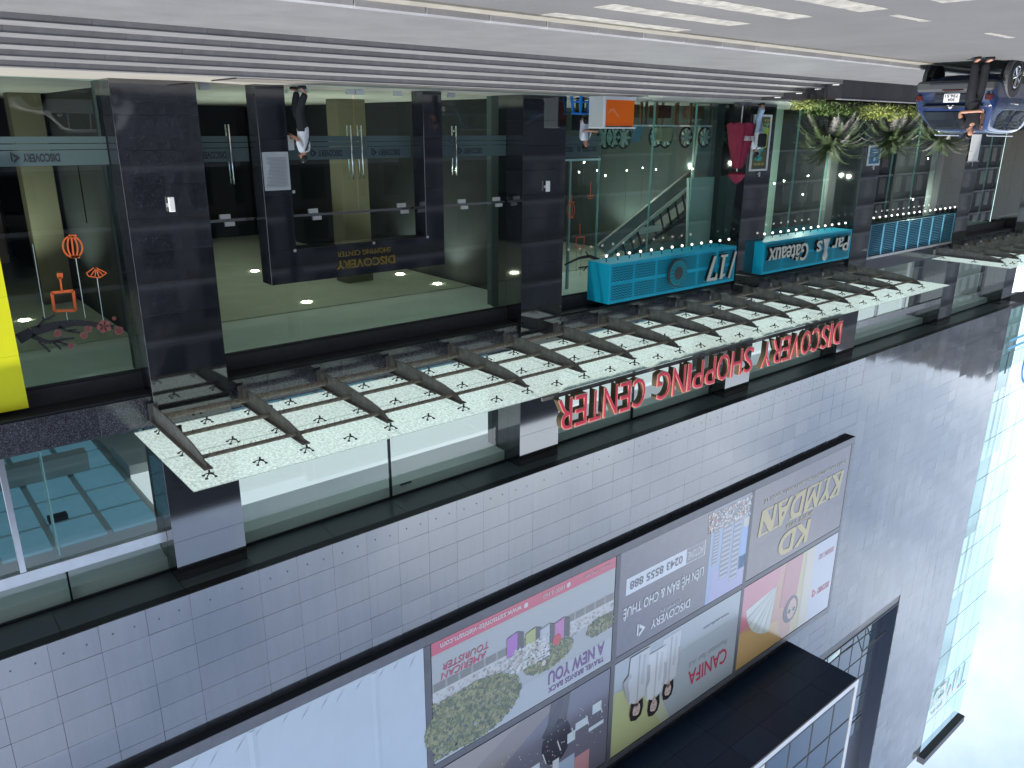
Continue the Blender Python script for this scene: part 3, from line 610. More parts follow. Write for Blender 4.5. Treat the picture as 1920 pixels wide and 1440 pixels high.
# ================================================================== BLUE SIGNS
def waves(parent, x0, x1, z0, z1, y, nx, nz_):
    m_ = MB(); dx = (x1-x0)/nx; dz = (z1-z0)/nz_
    for i in range(nx):
        for j in range(nz_):
            a, b = x0+dx*i+.05, x0+dx*(i+1)-.05; c, d = z0+dz*j+.05, z0+dz*(j+1)-.05; rows = 6
            for r in range(rows):
                zb = c+(d-c)*(r+.5)/rows; n = max(8, int((b-a)/.07)); pts = []
                for k in range(n+1): pts.append((a+(b-a)*k/n, zb+(.024 if k % 2 else -.024)))
                for k in range(n): m_.add([(pts[k][0],y,pts[k][1]-.013),(pts[k+1][0],y,pts[k+1][1]-.013),(pts[k+1][0],y,pts[k+1][1]+.013),(pts[k][0],y,pts[k][1]+.013)], [(0,1,2,3)])
    o = m_.build('wave_print', WAVE, parent, fix=False); return tag(o, kind='stuff')
def bulbs(parent, x0, x1, n, y, z):
    m_ = MB(); m_.sphere((0,0,-.02), .043, 10, 7); m_.tube((0,0,.03),(0,0,.16),.016,n=6,mi=1); me = None
    for i in range(n):
        xx = x0+(x1-x0)*i/(n-1)
        if me is None: o = m_.build('globe_bulb', [BULB, BLACK], parent, smooth=True, local=True); me = o.data
        else: o = link('globe_bulb', me, parent)
        o.location = Vector((xx, y, z))-rootloc(parent)
bs = thing('blue_box_sign', 'blue box sign with black waves, round medallion and white /17', 'sign', (-20.9, 16.5, 5.28))
B('sign_box', TEALP, bs, -24.15, -17.66, 16.50, 17.45, 5.28, 6.52, .01); waves(bs, -24.1, -17.7, 5.32, 6.48, 16.492, 6, 2); bulbs(bs, -24.0, -17.75, 13, 16.75, 5.08)
q = onY((1271,512), 16.4); m_ = MB(); m_.disc((q[0], 16.38, q[2]), .46, 'y', 28, .10, 1); m_.disc((q[0], 16.372, q[2]), .42, 'y', 28, .01); m_.disc((q[0], 16.365, q[2]), .22, 'y', 24, .008, 1)
for k in range(16): t = 2*math.pi*k/16; m_.add([(q[0]+r*math.cos(t+d), 16.368, q[2]+r*math.sin(t+d)) for r, d in ((.25,-.06),(.39,-.03),(.39,.03),(.25,.06))], [(0,1,2,3)], 2)
m_.build('round_medallion', [mat('pale_teal_disc', (.02,.36,.50), .4), mat('grey_disc', (.07,.085,.10), .4), mat('grey_tick', (.02,.04,.05), .4)], bs)
GLY = {'/': [(-24.02,5.45),(-23.95,5.45),(-23.66,6.36),(-23.73,6.36)], '1': [(-23.52,5.50),(-23.16,5.50),(-23.16,5.57),(-23.27,5.58),(-23.17,6.34),(-23.24,6.34),(-23.42,6.22),(-23.42,6.16),(-23.29,6.20),(-23.38,5.58),(-23.52,5.57)], '7': [(-22.98,6.34),(-22.98,6.12),(-22.93,6.12),(-22.90,6.24),(-22.58,6.24),(-22.86,5.50),(-22.75,5.50),(-22.44,6.26),(-22.44,6.34)]}
for g_ in GLY.values():
    mm = MB(); mm.prism([(p[0]+.03, p[1]-.03) for p in g_], 'y', 16.42, 16.48); lt = mm.build('sign_letter', BLK, bs); mm = MB(); mm.prism(g_, 'y', 16.38, 16.415); mm.build('letter_face', WHITE, lt)
ps = thing('blue_box_sign', 'blue box sign reading Paris Gâteaux in white letters', 'sign', (-29, 16.5, 5.3))
B('sign_box', TEALP, ps, -32.28, -25.85, 16.50, 17.45, 5.30, 6.50, .01); waves(ps, -32.2, -25.9, 5.34, 6.46, 16.492, 5, 2); bulbs(ps, -32.1, -26.2, 12, 16.75, 5.06)
for s, a, b, z0, z1 in (('Par', -31.9, -30.55, 5.52, 6.10), ('s', -29.75, -29.38, 5.52, 5.96), ('Gâteaux', -28.75, -26.05, 5.52, 6.20)):
    lt = text(s, 'sign_letters', BLK, ps, a+.03, b+.03, z0-.02, z1-.02, 16.48, .09, .015, .05); text(s, 'letter_face', WHITE, lt, a, b, z0, z1, 16.385, .02, .01, .05)
m_ = MB(); m_.prism([(-30.35,5.5),(-29.95,5.5),(-30.06,5.75),(-30.10,6.0),(-30.0,6.15),(-30.05,6.3),(-30.15,6.38),(-30.25,6.3),(-30.3,6.15),(-30.2,6.0),(-30.24,5.75)], 'y', 16.38, 16.45); m_.build('tower_whisk_letter', WHITE, ps)
lv = thing('louvre_sign', 'light blue slatted louvre panel over the far shopfront', 'sign', (-39.3, 16.9, 5.3))
LB = mat('light_blue_slat', (.12,.36,.50), .45); B('louvre_back', mat('dark_teal_back', (.02,.07,.10), .6), lv, -43.5, -34.7, 17.2, 17.25, 5.32, 6.72)
for i in range(17): z = 5.36+i*.082; piece('louvre_slat', LB, lv, -43.48, -34.7, 16.95, 17.08, z, z+.022)
for i in range(8): x = -43.4+i*1.24; piece('louvre_upright', LB, lv, x-.03, x+.03, 16.90, 16.945, 5.33, 6.74)
B('louvre_cap', ALU, lv, -43.5, -34.68, 16.9, 17.1, 6.75, 6.86); bulbs(lv, -43.3, -34.9, 16, 16.95, 5.05)
for i, c in enumerate(((.25,.10,.06),(.10,.16,.22),(.25,.10,.06))):
    pass
# yellow panel at the frame edge
yp = thing('yellow_panel', 'bright yellow sign panel fixed inside the nearest shop window', 'sign', (-1, 17.3, 3))
for i, (z0, z1) in enumerate(((3.0,4.4),(4.4,5.55),(5.55,6.62))): B('yellow_sheet', YEL, yp, -2.08, 2.4, 17.28, 17.31, z0+.002, z1-.002)
# ================================================================== WINDOW VINYLS
YV = YG-.016
def pv(p): q = onY(p, YV); return (q[0], q[2])
def vinyl(parent, name, m, polys, y=YV):
    m_ = MB()
    for poly in polys: m_.prism([pv(p) for p in poly], 'y', y, y-.003)
    return m_.build(name, m, parent)
def stroke(parent, name, m, lines, w):
    m_ = MB()
    for pts in lines:
        P = [np.array(pv(p)) for p in pts]
        ws = w if hasattr(w, '__len__') else None
        for i in range(len(P)-1):
            d = P[i+1]-P[i]; d = d/np.linalg.norm(d); n = np.array([-d[1], d[0]])
            w0 = w*(1-.75*i/len(P)) if w > .03 else w; w1 = w*(1-.75*(i+1)/len(P)) if w > .03 else w
            m_.add([(P[i][0]+n[0]*w0,YV-.003,P[i][1]+n[1]*w0),(P[i+1][0]+n[0]*w1,YV-.003,P[i+1][1]+n[1]*w1),(P[i+1][0]-n[0]*w1,YV-.003,P[i+1][1]-n[1]*w1),(P[i][0]-n[0]*w0,YV-.003,P[i][1]-n[1]*w0)], [(0,1,2,3)])
    o = m_.build(name, m, parent, fix=False); return tag(o, kind='stuff') if len(lines) > 1 else o
vn = thing('window_sticker', 'orange lantern, fan and blossom branch sticker on the window beside the yellow panel', 'sticker', (-3, YG, 4))
lan = []
cx, cy, rx, ry = 139, 463, 20, 20
for k in range(-2, 3):
    lan.append([(cx-3+k*7*math.sin(t)*1.3+ (t-1.57)*2.2, cy-ry*math.cos(t)) for t in np.linspace(.1, 3.04, 12)])
stroke(vn, 'lantern', DECO, lan, .016); vinyl(vn, 'lantern_cap', DECO, [[(128,440),(144,440),(144,443),(128,443)], [(134,479),(150,479),(150,484),(134,484)]])
stroke(vn, 'lantern', DECO, [[(176,502),(162,512),(166,518),(186,521),(200,512),(180,502)], [(180,503),(170,517)], [(180,503),(178,520)], [(180,503),(186,520)], [(180,503),(193,516)]], .010)
m_ = [[(97,549),(137,545),(142,582),(102,583)]]
sq = [(97,549),(137,545),(142,582),(102,583),(97,549)]; stroke(vn, 'square_charm', DECO, [sq], .028)
stroke(vn, 'fork_charm', DECO, [[(112,512),(112,524)], [(108,512),(109,521)], [(116,512),(116,521)], [(109,521),(116,521)], [(113,524),(116,546)]], .016)
blo = MB()
def blossom(p, r, mi=0):
    c = pv(p)
    for k in range(5): t = 2*math.pi*k/5; blo.disc((c[0]+r*.6*math.cos(t), YV-.004, c[1]+r*.6*math.sin(t)), r*.5, 'y', 8, .002)
for p, r in (((195,612),.13), ((223,620),.09), ((165,617),.07), ((157,629),.07), ((108,625),.07), ((214,597),.04), ((133,648),.06)): blossom(p, r)
tag(blo.build('blossoms', PINKV, vn), kind='stuff')
stroke(vn, 'branch', BRANCH, [[(34,636),(60,622),(100,611),(140,605),(175,608),(214,614)]], .11); stroke(vn, 'branch', BRANCH, [[(60,630),(90,642),(120,636),(140,634)]], .05)
stroke(vn, 'branch', BRANCH, [[(70,614),(82,600),(94,596),(103,590)], [(82,600),(80,594)], [(110,612),(125,620),(150,624)], [(128,620),(143,618)], [(72,640),(84,650),(94,660)], [(100,642),(115,655)], [(105,640),(135,648)]], .022)
stroke(vn, 'hanging_thread', mat('pale_thread', (.45,.55,.53), .6), [[(61,458),(84,597)], [(142,484),(160,596)], [(182,522),(194,603)], [(124,583),(127,604)]], .007)
vf = thing('window_sticker', 'small orange lantern and branch sticker on the window behind the blue stool', 'sticker', (-17, YG, 4))
stroke(vf, 'lantern', DECO, [[(1071+dx*math.sin(t)*8, 393-14*math.cos(t)) for t in np.linspace(.2, 2.95, 9)] for dx in (-1,-.4,.2,.8)], .012); stroke(vf, 'lantern', DECO, [[(1072,365),(1071,379)], [(1066,379),(1077,379)], [(1068,408),(1076,408)], [(1108,340),(1107,366)], [(1101,368),(1113,366)], [(1103,372),(1111,371)], [(1081,445),(1096,444),(1094,464),(1079,465),(1081,445)], [(1087,420),(1088,444)]], .014)
stroke(vf, 'branch', BRANCH, [[(1124,488),(1105,480),(1085,484),(1058,497)]], .06); stroke(vf, 'branch', BRANCH, [[(1120,492),(1100,500),(1085,502)], [(1105,482),(1098,472)], [(1100,500),(1094,508)]], .022)
# frosted bands with the mall's name
def logo(parent, x, z, s, y, m):
    mm = MB(); P = [(0,.5),(.55,.95),(.55,.70),(.28,.5),(.55,.30),(.55,.05)]
    mm.prism([(x+p[0]*s, z+p[1]*s) for p in P], 'y', y, y-.004); mm.prism([(x+a*s, z+b*s) for a, b in ((.62,0),(.75,0),(.75,.75),(.62,.86))], 'y', y, y-.004); mm.build('logo', m, parent)
def band(label, x0, x1, tx, zz0=1.54, zz1=2.07):
    t = thing('frosted_band', label, 'sticker', ((x0+x1)/2, YG, 1.8))
    for (a, b) in ((zz0, zz0+.12), (zz0+.135, zz0+.235), (zz0+.25, zz1)): B('band_strip', FROST, t, x0, x1, YG-.018, YG-.012, a, b)
    for x in tx: text('DISCOVERY', 'band_lettering', INK, t, x, x+.62, zz0+.31, zz0+.46, YG-.019, .003, .02); logo(t, x+.66, zz0+.28, .2, YG-.019, INK)
    return t
band('grey frosted strip with dark lettering across the window beside the yellow panel', -4.26, 3.0, (-4.0+.6, -1.5)); band('grey frosted strip on the narrow door beside the nearest column', -7.12, -5.9, (-6.62,)); band('grey frosted strip with symbols across the double doors in the granite portal', -11.32, -7.97, (-9.4, -11.0)); band('grey frosted strip on the door right behind the second column', -14.44, -11.92, (-13.6,)); band('green frosted strip on the window behind the blue stool', -18.18, -16.1, (-17.0, -18.0), 1.55, 2.15)
# ================================================================== POSTERS
ft = thing('billboard_frame', 'dark grey steel frame holding the wall posters', 'frame', (-18, 16.1, 15))
FRM = mat('grey_frame_sheet', (.115,.115,.13), .35, ior=1.7, noise=(1.2, .25), rand=.15)
YB = 15.98
B('frame_underside', INK, ft, -34.25, XR, YB+.02, YW-.002, 14.92, 14.96); B('frame_back', BACK, ft, -34.2, XR, YB+.06, YW+.0, 14.97, 24.3)
x = -34.25
while x < XR: piece('frame_sheet', FRM, ft, x+.002, x+2.0-.002, YB, YB+.02, 14.92, 15.24, .002); piece('frame_sheet', FRM, ft, x+.002, x+2.0-.002, YB, YB+.02, 24.05, 24.32, .002); piece('frame_rail', FRM, ft, x+.002, x+2.0-.002, YB-.002, YB+.03, 19.52, 19.76, .002); x += 2.0
for xx in (-34.12, -26.15, -18.2, -10.3, -2.3): B('frame_post', FRM, ft, xx-.11, xx+.11, YB-.004, YB+.03, 15.25, 24.04)
def vinylmat(name, c, noise=None): return mat('print_'+name, c, .16, ior=2.0, noise=noise)
class Poster:
    def __init__(s, label, x0, x1, z0, z1, bgcol, noise=None):
        s.x0, s.x1, s.z0, s.z1 = x0, x1, z0, z1; s.n = 1; s.nm = 'p%d' % len(MATS)
        s.t = thing('wall_poster', label, 'poster', ((x0+x1)/2, YB, z0), 'posters on the upper wall'); s.s = B('poster_sheet', vinylmat('%.3f_%.3f_%.3f' % bgcol, bgcol, noise), s.t, x0, x1, YB+.004, YB+.02, z0, z1)
        s.bag = {}
    def P(s, u, v): return (s.x0+(s.x1-s.x0)*u, s.z0+(s.z1-s.z0)*v)
    def poly(s, c, pts, layer=1):
        k = (c, layer); mm = s.bag.setdefault(k, MB()); s.n += 1; y = YB+.004-.0025*layer-.0000006*s.n
        mm.add([(s.P(*p)[0], y, s.P(*p)[1]) for p in pts], [tuple(range(len(pts)))])
    def rect(s, c, u0, u1, v0, v1, layer=1): s.poly(c, [(u0,v0),(u1,v0),(u1,v1),(u0,v1)], layer)
    def ell(s, c, u, v, ru, rv, layer=1, n=18): s.poly(c, [(u+ru*math.cos(2*math.pi*k/n), v+rv*math.sin(2*math.pi*k/n)) for k in range(n)], layer)
    def scatter(s, cols, n, fn, r, layer=1):
        for i in range(n):
            u, v = fn(); rr = r*random.uniform(.5,1.3); a = random.random()*6.3; asp = (s.x1-s.x0)/(s.z1-s.z0)
            s.poly(cols[random.randrange(len(cols))], [(u+rr*math.cos(a+2.1*k), v+rr*asp*math.sin(a+2.1*k)) for k in range(3)], layer)
    def text(s, c, st, u0, u1, v0, v1, bold=0, shear=0):
        a = s.P(u0, v0); b = s.P(u1, v1); text(st, 'printed_lettering', vinylmat('%.3f_%.3f_%.3f' % c, c), s.s, a[0], b[0], a[1], b[1], YB-.008, .003, bold, shear)
    def done(s):
        for (c, l), mm in s.bag.items():
            o = mm.build('printed_area', vinylmat('%.3f_%.3f_%.3f' % c, c), s.s, fix=False)
            if len(mm.f) > 1: tag(o, kind='stuff')
GR = [(.10,.12,.02), (.16,.17,.03), (.06,.08,.02), (.25,.24,.07), (.32,.31,.12)]
PB = Poster('blank pale blue white fabric poster with creases at its edge', -10.18, -2.42, 15.25, 24.0, (.54,.62,.68), (.5, .05)); PB.done()
def crease():
    mm = MB()
    for (x, z0, z1, w) in ((-8.6,15.3,24,.02),(-5.2,15.3,24,.02)): mm.prism([(x-w*6, YB+.003),(x, YB-.012),(x+w*6, YB+.003)], 'z', z0, z1)
    for k in range(14):
        x = -10.0+k*.55+random.uniform(-.1,.1); l = random.uniform(.15,.5); mm.add([(x-.03,YB+.003,15.26),(x+.03,YB+.003,15.26),(x+.10+l*.3,YB-.010,15.26+l*.6),(x+.13+l*.5,YB+.003,15.26+l)], [(0,1,2),(1,3,2),(0,2,3)])
    mm.build('fabric_crease', vinylmat('%.3f_%.3f_%.3f' % (.54,.62,.68), (.54,.62,.68)), PB.s)
crease()
P1 = Poster('poster of suitcases and riverside trees reading TRAVEL BRINGS BACK A NEW YOU', -18.06, -10.44, 15.25, 19.5, (.43,.45,.45))
P1.rect((.46,.49,.51), 0,1,.75,1); P1.rect((.33,.32,.27), 0,1,.33,.40); P1.rect((.60,.60,.58), 0,1,.40,.52); P1.rect((.42,.42,.40), 0,1,.10,.12)
for k in range(16): P1.rect((.20,.19,.16), k/16+.004, k/16+.055, .335, .395, 2)
P1.scatter([(.45,.42,.38),(.55,.55,.55),(.30,.28,.25)], 500, lambda: (random.random(), random.uniform(.42,.54)), .008, 2)
P1.rect((.62,.04,.10), 0,1,0,.10,2)
P1.rect((.13,.11,.07), .66,1,.52,.66,2); P1.rect((.14,.12,.08), .0,.14,.50,.66,2)
for k in range(5): P1.rect((.5,.5,.45), .70+k*.055,.715+k*.055,.54,.63,3)
P1.scatter(GR, 2600, lambda: (lambda a, r: (.80+.24*r*math.cos(a), .74+.25*r*math.sin(a)))(random.random()*6.3, math.sqrt(random.random())), .011, 4)
P1.scatter(GR, 700, lambda: (random.uniform(.86,1.0), random.uniform(.5,.97)), .011, 4)
P1.scatter(GR, 1000, lambda: (lambda a, r: (.40+.14*r*math.cos(a), .60+.12*r*math.sin(a)))(random.random()*6.3, math.sqrt(random.random())), .010, 4)
P1.scatter(GR, 260, lambda: (lambda a, r: (.08+.09*r*math.cos(a), .58+.08*r*math.sin(a)))(random.random()*6.3, math.sqrt(random.random())), .010, 4)
for c, u, v in (((.42,.12,.50),.61,.26), ((.42,.46,.12),.51,.30), ((.50,.52,.56),.43,.33), ((.55,.18,.42),.345,.34)):
    P1.poly((.06,.05,.05), [(u-.065,v+.01),(u-.03,v-.02),(u-.03,v+.16),(u-.065,v+.18)], 5); P1.poly(c, [(u-.03,v-.02),(u+.025,v+.0),(u+.025,v+.17),(u-.03,v+.16)], 5)
for k in range(9): P1.rect(((.65,.66,.68) if k % 2 else (.07,.06,.10)), .40, .47, .50+k*.012, .512+k*.012, 5)
P1.ell((.60,.03,.03), .355,.49,.025,.05,6); P1.ell((.66,.55,.48), .43,.64,.012,.025,6); P1.scatter([(.62,.63,.62),(.40,.38,.30),(.55,.52,.48),(.70,.70,.68)], 260, lambda: (random.uniform(.40,.62), random.uniform(.40,.60)), .010, 5)
P1.text((.17,.05,.22), 'TRAVEL BRINGS BACK', .05,.40,.905,.955,.01); P1.text((.17,.05,.22), 'A NEW YOU', .05,.40,.76,.88,.02)
P1.text((.60,.03,.09), 'AMERICAN', .74,.96,.27,.325,.0,.2); P1.text((.60,.03,.09), 'TOURISTER', .73,.95,.20,.255,.0,.2)
P1.text((.72,.60,.62), 'GIAN G13 - TẦNG TRỆT', .03,.20,.03,.07); P1.text((.72,.60,.62), '1800 6360', .32,.44,.03,.07); P1.text((.75,.65,.67), 'www.samsonite-vietnam.com', .56,.96,.025,.075,.01); P1.ell((.72,.60,.62), .295,.05,.012,.022,3); P1.ell((.72,.60,.62), .535,.05,.012,.022,3)
P1.done()
P2 = Poster('taupe poster with hotline number 0243 8555 888 and tower picture', -26.04, -18.32, 15.25, 19.5, (.16,.145,.165), (2, .1))
P2.rect((.30,.42,.62), .0,.33,.0,1); P2.rect((.40,.38,.62), 0,.30,.66,1,2); P2.rect((.22,.40,.72), 0,.06,.35,.8,2); P2.rect((.60,.55,.45), 0,.05,.25,.35,3); P2.rect((.20,.23,.30), .0,.33,.0,.22,2)
for (u, w, v0, v1) in ((.10,.07,.18,.88),(.19,.08,.15,.80),(.28,.05,.15,.6)):
    P2.rect((.30,.33,.40), u-w/2,u+w/2,v0,v1,3)
    for k in range(26): P2.rect(((.55,.58,.62) if k % 2 else (.18,.20,.27)), u-w/2+.006,u+w/2-.006,v0+(v1-v0)*k/26,v0+(v1-v0)*(k+.5)/26,4)
P2.scatter([(.75,.70,.50),(.6,.2,.1),(.8,.8,.75),(.10,.11,.14)], 420, lambda: (random.uniform(.0,.36), random.uniform(.03,.24)), .008, 4)
P2.text((.75,.76,.78), 'DISCOVERY', .46,.76,.82,.91,.015); P2.text((.7,.7,.72), 'COMPLEX', .54,.70,.765,.795); P2.text((.78,.79,.80), 'LIÊN HỆ BÁN & CHO THUÊ', .37,.965,.52,.68,.015)
mm = MB(); logo(P2.s, P2.P(.80,0)[0], P2.P(0,.78)[1], .62, YB-.006, vinylmat('w', (.75,.76,.78)))
P2.rect((.72,.76,.80), .52,.955,.27,.43,2); P2.rect((.20,.19,.21), .378,.52,.278,.422,3); P2.rect((.6,.6,.62), .37,.52,.27,.43,2)
P2.text((.78,.79,.80), 'HOTLINE', .39,.51,.31,.39,.01); P2.text((.10,.10,.13), '0243 8555 888', .55,.93,.31,.39,.015); P2.done()
P3 = Poster('mauve poster with gold lettering KYMDAN', -33.98, -26.26, 15.25, 19.5, (.15,.115,.12), (1.5, .12))
GO = (.50,.37,.08)
for c, u0, u1 in (('K',.05,.205),('Y',.18,.325),('D',.475,.62),('A',.61,.76)): P3.text(GO, c, u0, u1, .27, .56, .03, .18)
for g_, u0, w_ in (([(0,0),(.18,0),(.18,.6),(.5,.12),(.82,.6),(.82,0),(1,0),(1,1),(.8,1),(.5,.5),(.2,1),(0,1)], .305, .15), ([(0,0),(.2,0),(.2,.58),(.76,0),(1,0),(1,1),(.8,1),(.8,.42),(.24,1),(0,1)], .765, .145)):
    mm = MB(); mm.prism([P3.P(u0+w_*a+.02*b, .27+.29*b) for a, b in g_], 'y', YB-.008, YB-.011); mm.build('printed_lettering', vinylmat('%.3f_%.3f_%.3f' % GO, GO), P3.s)
P3.text(GO, 'SINCE 1954', .36,.64,.585,.635,0,.15); P3.text((.62,.55,.32), 'CHẤT LƯỢNG ĐỘC ĐÁO, XUẤT KHẨU QUỐC TẾ', .04,.90,.15,.215,.01); P3.text(GO, 'KD', .37,.70,.67,.94,.03,.12)
for u in (.055,.19,.335,.50,.66,.80): P3.rect(GO, u,u+.09,.27,.295,3); P3.rect(GO, u+.03,u+.12,.535,.56,3)
P3.rect((.15,.12,.13), 0,1,.655,.66,1); P3.done()
P4 = Poster('pale poster with red lettering CANIFA and three figures in white', -26.04, -18.32, 19.8, 24.0, (.42,.46,.48))
P4.poly((.50,.52,.26), [(.62,1),(1,1),(1,.30),(.80,.40)]); P4.poly((.55,.56,.40), [(.55,1),(.62,1),(.80,.40),(.70,.45)]); P4.rect((.42,.45,.40), .1,1,.30,.31,2)
P4.text((.55,.06,.10), 'CANIFA', .08,.42,.60,.78,.01,-.1); P4.text((.38,.38,.40), 'Fashion for All', .09,.42,.49,.56); P4.text((.12,.12,.14), 'www.canifa.com', .10,.32,.18,.21)
for n_, (u, v, sc, tone) in enumerate(((.585,.66,.95,.60), (.695,.73,1,.66), (.83,.64,1.05,.57))):
    sh = (tone, tone*1.02, tone*1.03); dk = (tone*.72, tone*.72, tone*.74); L0 = 3+n_*5
    P4.poly(sh, [(u-.075,v-.62),(u+.065,v-.62),(u+.075,v-.36),(u+.085,v-.22),(u+.055,v-.115),(u+.015,v-.09),(u-.015,v-.09),(u-.055,v-.115),(u-.09,v-.24),(u-.07,v-.36)], L0)
    P4.poly(dk, [(u+.055,v-.13),(u+.085,v-.22),(u+.11,v-.40),(u+.06,v-.46),(u+.05,v-.42),(u+.08,v-.38),(u+.06,v-.25)], L0+1); P4.poly(dk, [(u-.055,v-.13),(u-.09,v-.24),(u-.085,v-.42),(u-.06,v-.44),(u-.065,v-.28)], L0+1)
    P4.poly(dk, [(u-.004,v-.10),(u+.004,v-.10),(u+.006,v-.60),(u-.008,v-.60)], L0+1); P4.poly((tone*.85,tone*.86,tone*.87), [(u-.04,v-.25),(u-.02,v-.27),(u-.03,v-.58),(u-.05,v-.56)], L0+1)
    P4.poly((.03,.025,.025), [(u-.042*sc,v-.10),(u-.048*sc,v+.0),(u-.036*sc,v+.08*sc),(u,v+.105*sc),(u+.036*sc,v+.08*sc),(u+.046*sc,v+.0),(u+.040*sc,v-.12),(u+.022*sc,v-.09),(u-.022*sc,v-.09)], L0+2)
    P4.rect((.55,.41,.35), u-.012,u+.012,v-.11,v-.05,L0+3); P4.ell((.60,.46,.39), u,v-.005,.026*sc,.072*sc,L0+3); P4.poly((.03,.025,.025), [(u-.030*sc,v+.03),(u-.01,v+.06),(u+.030*sc,v+.03),(u+.024*sc,v+.085*sc),(u-.024*sc,v+.085*sc)], L0+4)
    for e in (-.011,.011): P4.rect((.10,.06,.05), u+e-.005,u+e+.005,v+.008,v+.016,L0+5)
    P4.rect((.45,.13,.13), u-.009,u+.009,v-.042,v-.034,L0+5); P4.rect((.45,.33,.27), u-.002,u+.003,v-.022,v+.002,L0+5)
P4.done()
P5 = Poster('yellow orange and white poster with red mall logo and a fan of notes', -33.98, -26.26, 19.8, 24.0, (.55,.46,.22))
P5.rect((.55,.30,.20), .45,1,0,1); P5.poly((.62,.22,.26), [(.62,0),(1,0),(1,.55),(.70,.4)], 2); P5.poly((.60,.38,.16), [(.55,1),(1,1),(1,.55),(.60,.7)], 2); P5.rect((.50,.52,.58), 0,.26,0,1,2); P5.rect((.58,.52,.42), .26,.36,0,1,2)
for k in range(6): a = .15+k*.22; P5.poly((.55,.60,.55) if k % 2 else (.62,.66,.60), [(.66,.22),(.66+.30*math.cos(a),.22+.55*math.sin(a)),(.66+.30*math.cos(a+.2),.22+.55*math.sin(a+.2))], 3+k % 2)
P5.poly((.50,.20,.20), [(.40,0),(.58,0),(.60,.55),(.50,.62),(.42,.5)], 3); P5.ell((.05,.04,.06), .47,.66,.08,.17,4); P5.ell((.58,.36,.28), .46,.66,.05,.13,5); P5.ell((.62,.55,.30), .435,.68,.022,.04,6); P5.ell((.62,.55,.30), .485,.68,.022,.04,6); P5.ell((.02,.02,.05), .435,.68,.015,.03,7); P5.ell((.02,.02,.05), .485,.68,.015,.03,7)
P5.text((.60,.06,.12), 'DISCOVERY', .03,.17,.62,.70,.015); logo(P5.s, P5.P(.18,0)[0], P5.P(0,.60)[1], .5, YB-.006, vinylmat('r', (.60,.06,.12))); P5.text((.60,.25,.28), 'OPENING SALE', .03,.21,.16,.23); P5.done()
P6 = Poster('dim grey violet city night poster partly cut by the dark bay', -18.06, -10.44, 19.8, 24.0, (.17,.16,.20))
P6.poly((.26,.22,.20), [(.30,0),(1,0),(1,.9),(.62,.30)]); P6.poly((.33,.28,.25), [(.55,0),(1,0),(1,.35),(.62,.05)], 2); P6.ell((.05,.045,.06), .34,.42,.09,.22,3); P6.poly((.08,.06,.06), [(.28,.25),(.40,.25),(.38,-.0),(.26,.0)], 3); P6.poly((.06,.05,.06), [(.36,.3),(.43,.3),(.33,.02),(.30,.02)], 4)
for (u, v, w, h) in ((.05,.28,.06,.10),(.14,.36,.08,.08),(.44,.52,.10,.07),(.56,.60,.08,.12),(.03,.5,.10,.04),(.22,.42,.05,.1)): P6.rect((.65,.72,.76), u,u+w,v,v+h,3)
for k in range(8): P6.poly((.62,.64,.66), [(.06+.09*k,.30+.04*k),(.067+.09*k,.30+.04*k),(.045+.09*k,.42+.04*k),(.038+.09*k,.42+.04*k)], 4)
P6.rect((.60,.30,.32), .12,.22,.72,.95,3); P6.rect((.42,.50,.62), .22,.32,.66,.9,3); P6.rect((.68,.70,.72), .32,.36,.6,.85,3); P6.scatter([(.7,.7,.7),(.5,.5,.55)], 90, lambda: (random.uniform(.02,.7), random.uniform(.2,.7)), .004, 4); P6.done()
# ================================================================== THINGS ON THE LANDING AND FACADE
dm = thing('doormat', 'long grey doormat on the cream landing before the portal doors', 'mat', (-11.5, 15.6, LZ))
m_ = MB(); m_.bbox(-17.2, -5.95, 15.0, 16.12, LZ, LZ+.015, .006); m_.build('mat_body', MATT, dm); m_ = MB(); m_.box(-5.97,-5.93,14.98,16.14,LZ,LZ+.02); m_.box(-17.22,-17.18,14.98,16.14,LZ,LZ+.02); m_.build('mat_edge', BLK, dm)
nb = thing('notice_board', 'grey printed notice fixed on the granite portal jamb', 'notice', (-7.45, 16.98, 1.86))
B('board', mat('grey_notice', (.36,.39,.41), .4), nb, -7.76, -7.17, 16.975, 16.995, 1.86, 2.67); 
m_ = MB()
for i in range(22): w = random.uniform(.35,.5); m_.box(-7.70, -7.70+w, 16.970, 16.974, 1.98+i*.029, 1.987+i*.029)
m_.build('printed_lines', mat('grey_print', (.2,.22,.24), .6), nb)
for lx, lz, lab in ((-5.12, 2.69, 'small white wall lamp on the nearest granite column'), (-15.33, 2.74, 'small white wall lamp on the second column')):
    t = thing('wall_lamp', lab, 'lamp', (lx, 16.9, lz), 'wall lamps on the columns'); m_ = MB(); m_.bbox(lx-.055, lx+.055, 16.78, 16.86, lz, lz+.29, .01); m_.build('lamp_body', WHITE, t); B('lamp_bracket', ALU, t, lx+.03, lx+.085, 16.86, 16.9, lz+.12, lz+.2)
for lx, lz in ((-25.6, 2.80), (-34.0, 2.78)):
    t = thing('wall_lamp', 'small grey tube lamp above the yellow poster' if lx > -30 else 'small grey tube lamp above the blue notice', 'lamp', (lx, 16.85, lz), 'wall lamps on the columns'); m_ = MB(); m_.tube((lx,16.83,lz),(lx,16.83,lz+.16),.035,n=10); m_.box(lx-.02,lx+.02,16.83,16.9,lz+.04,lz+.09); m_.build('lamp_body', ALU, t, smooth=False)
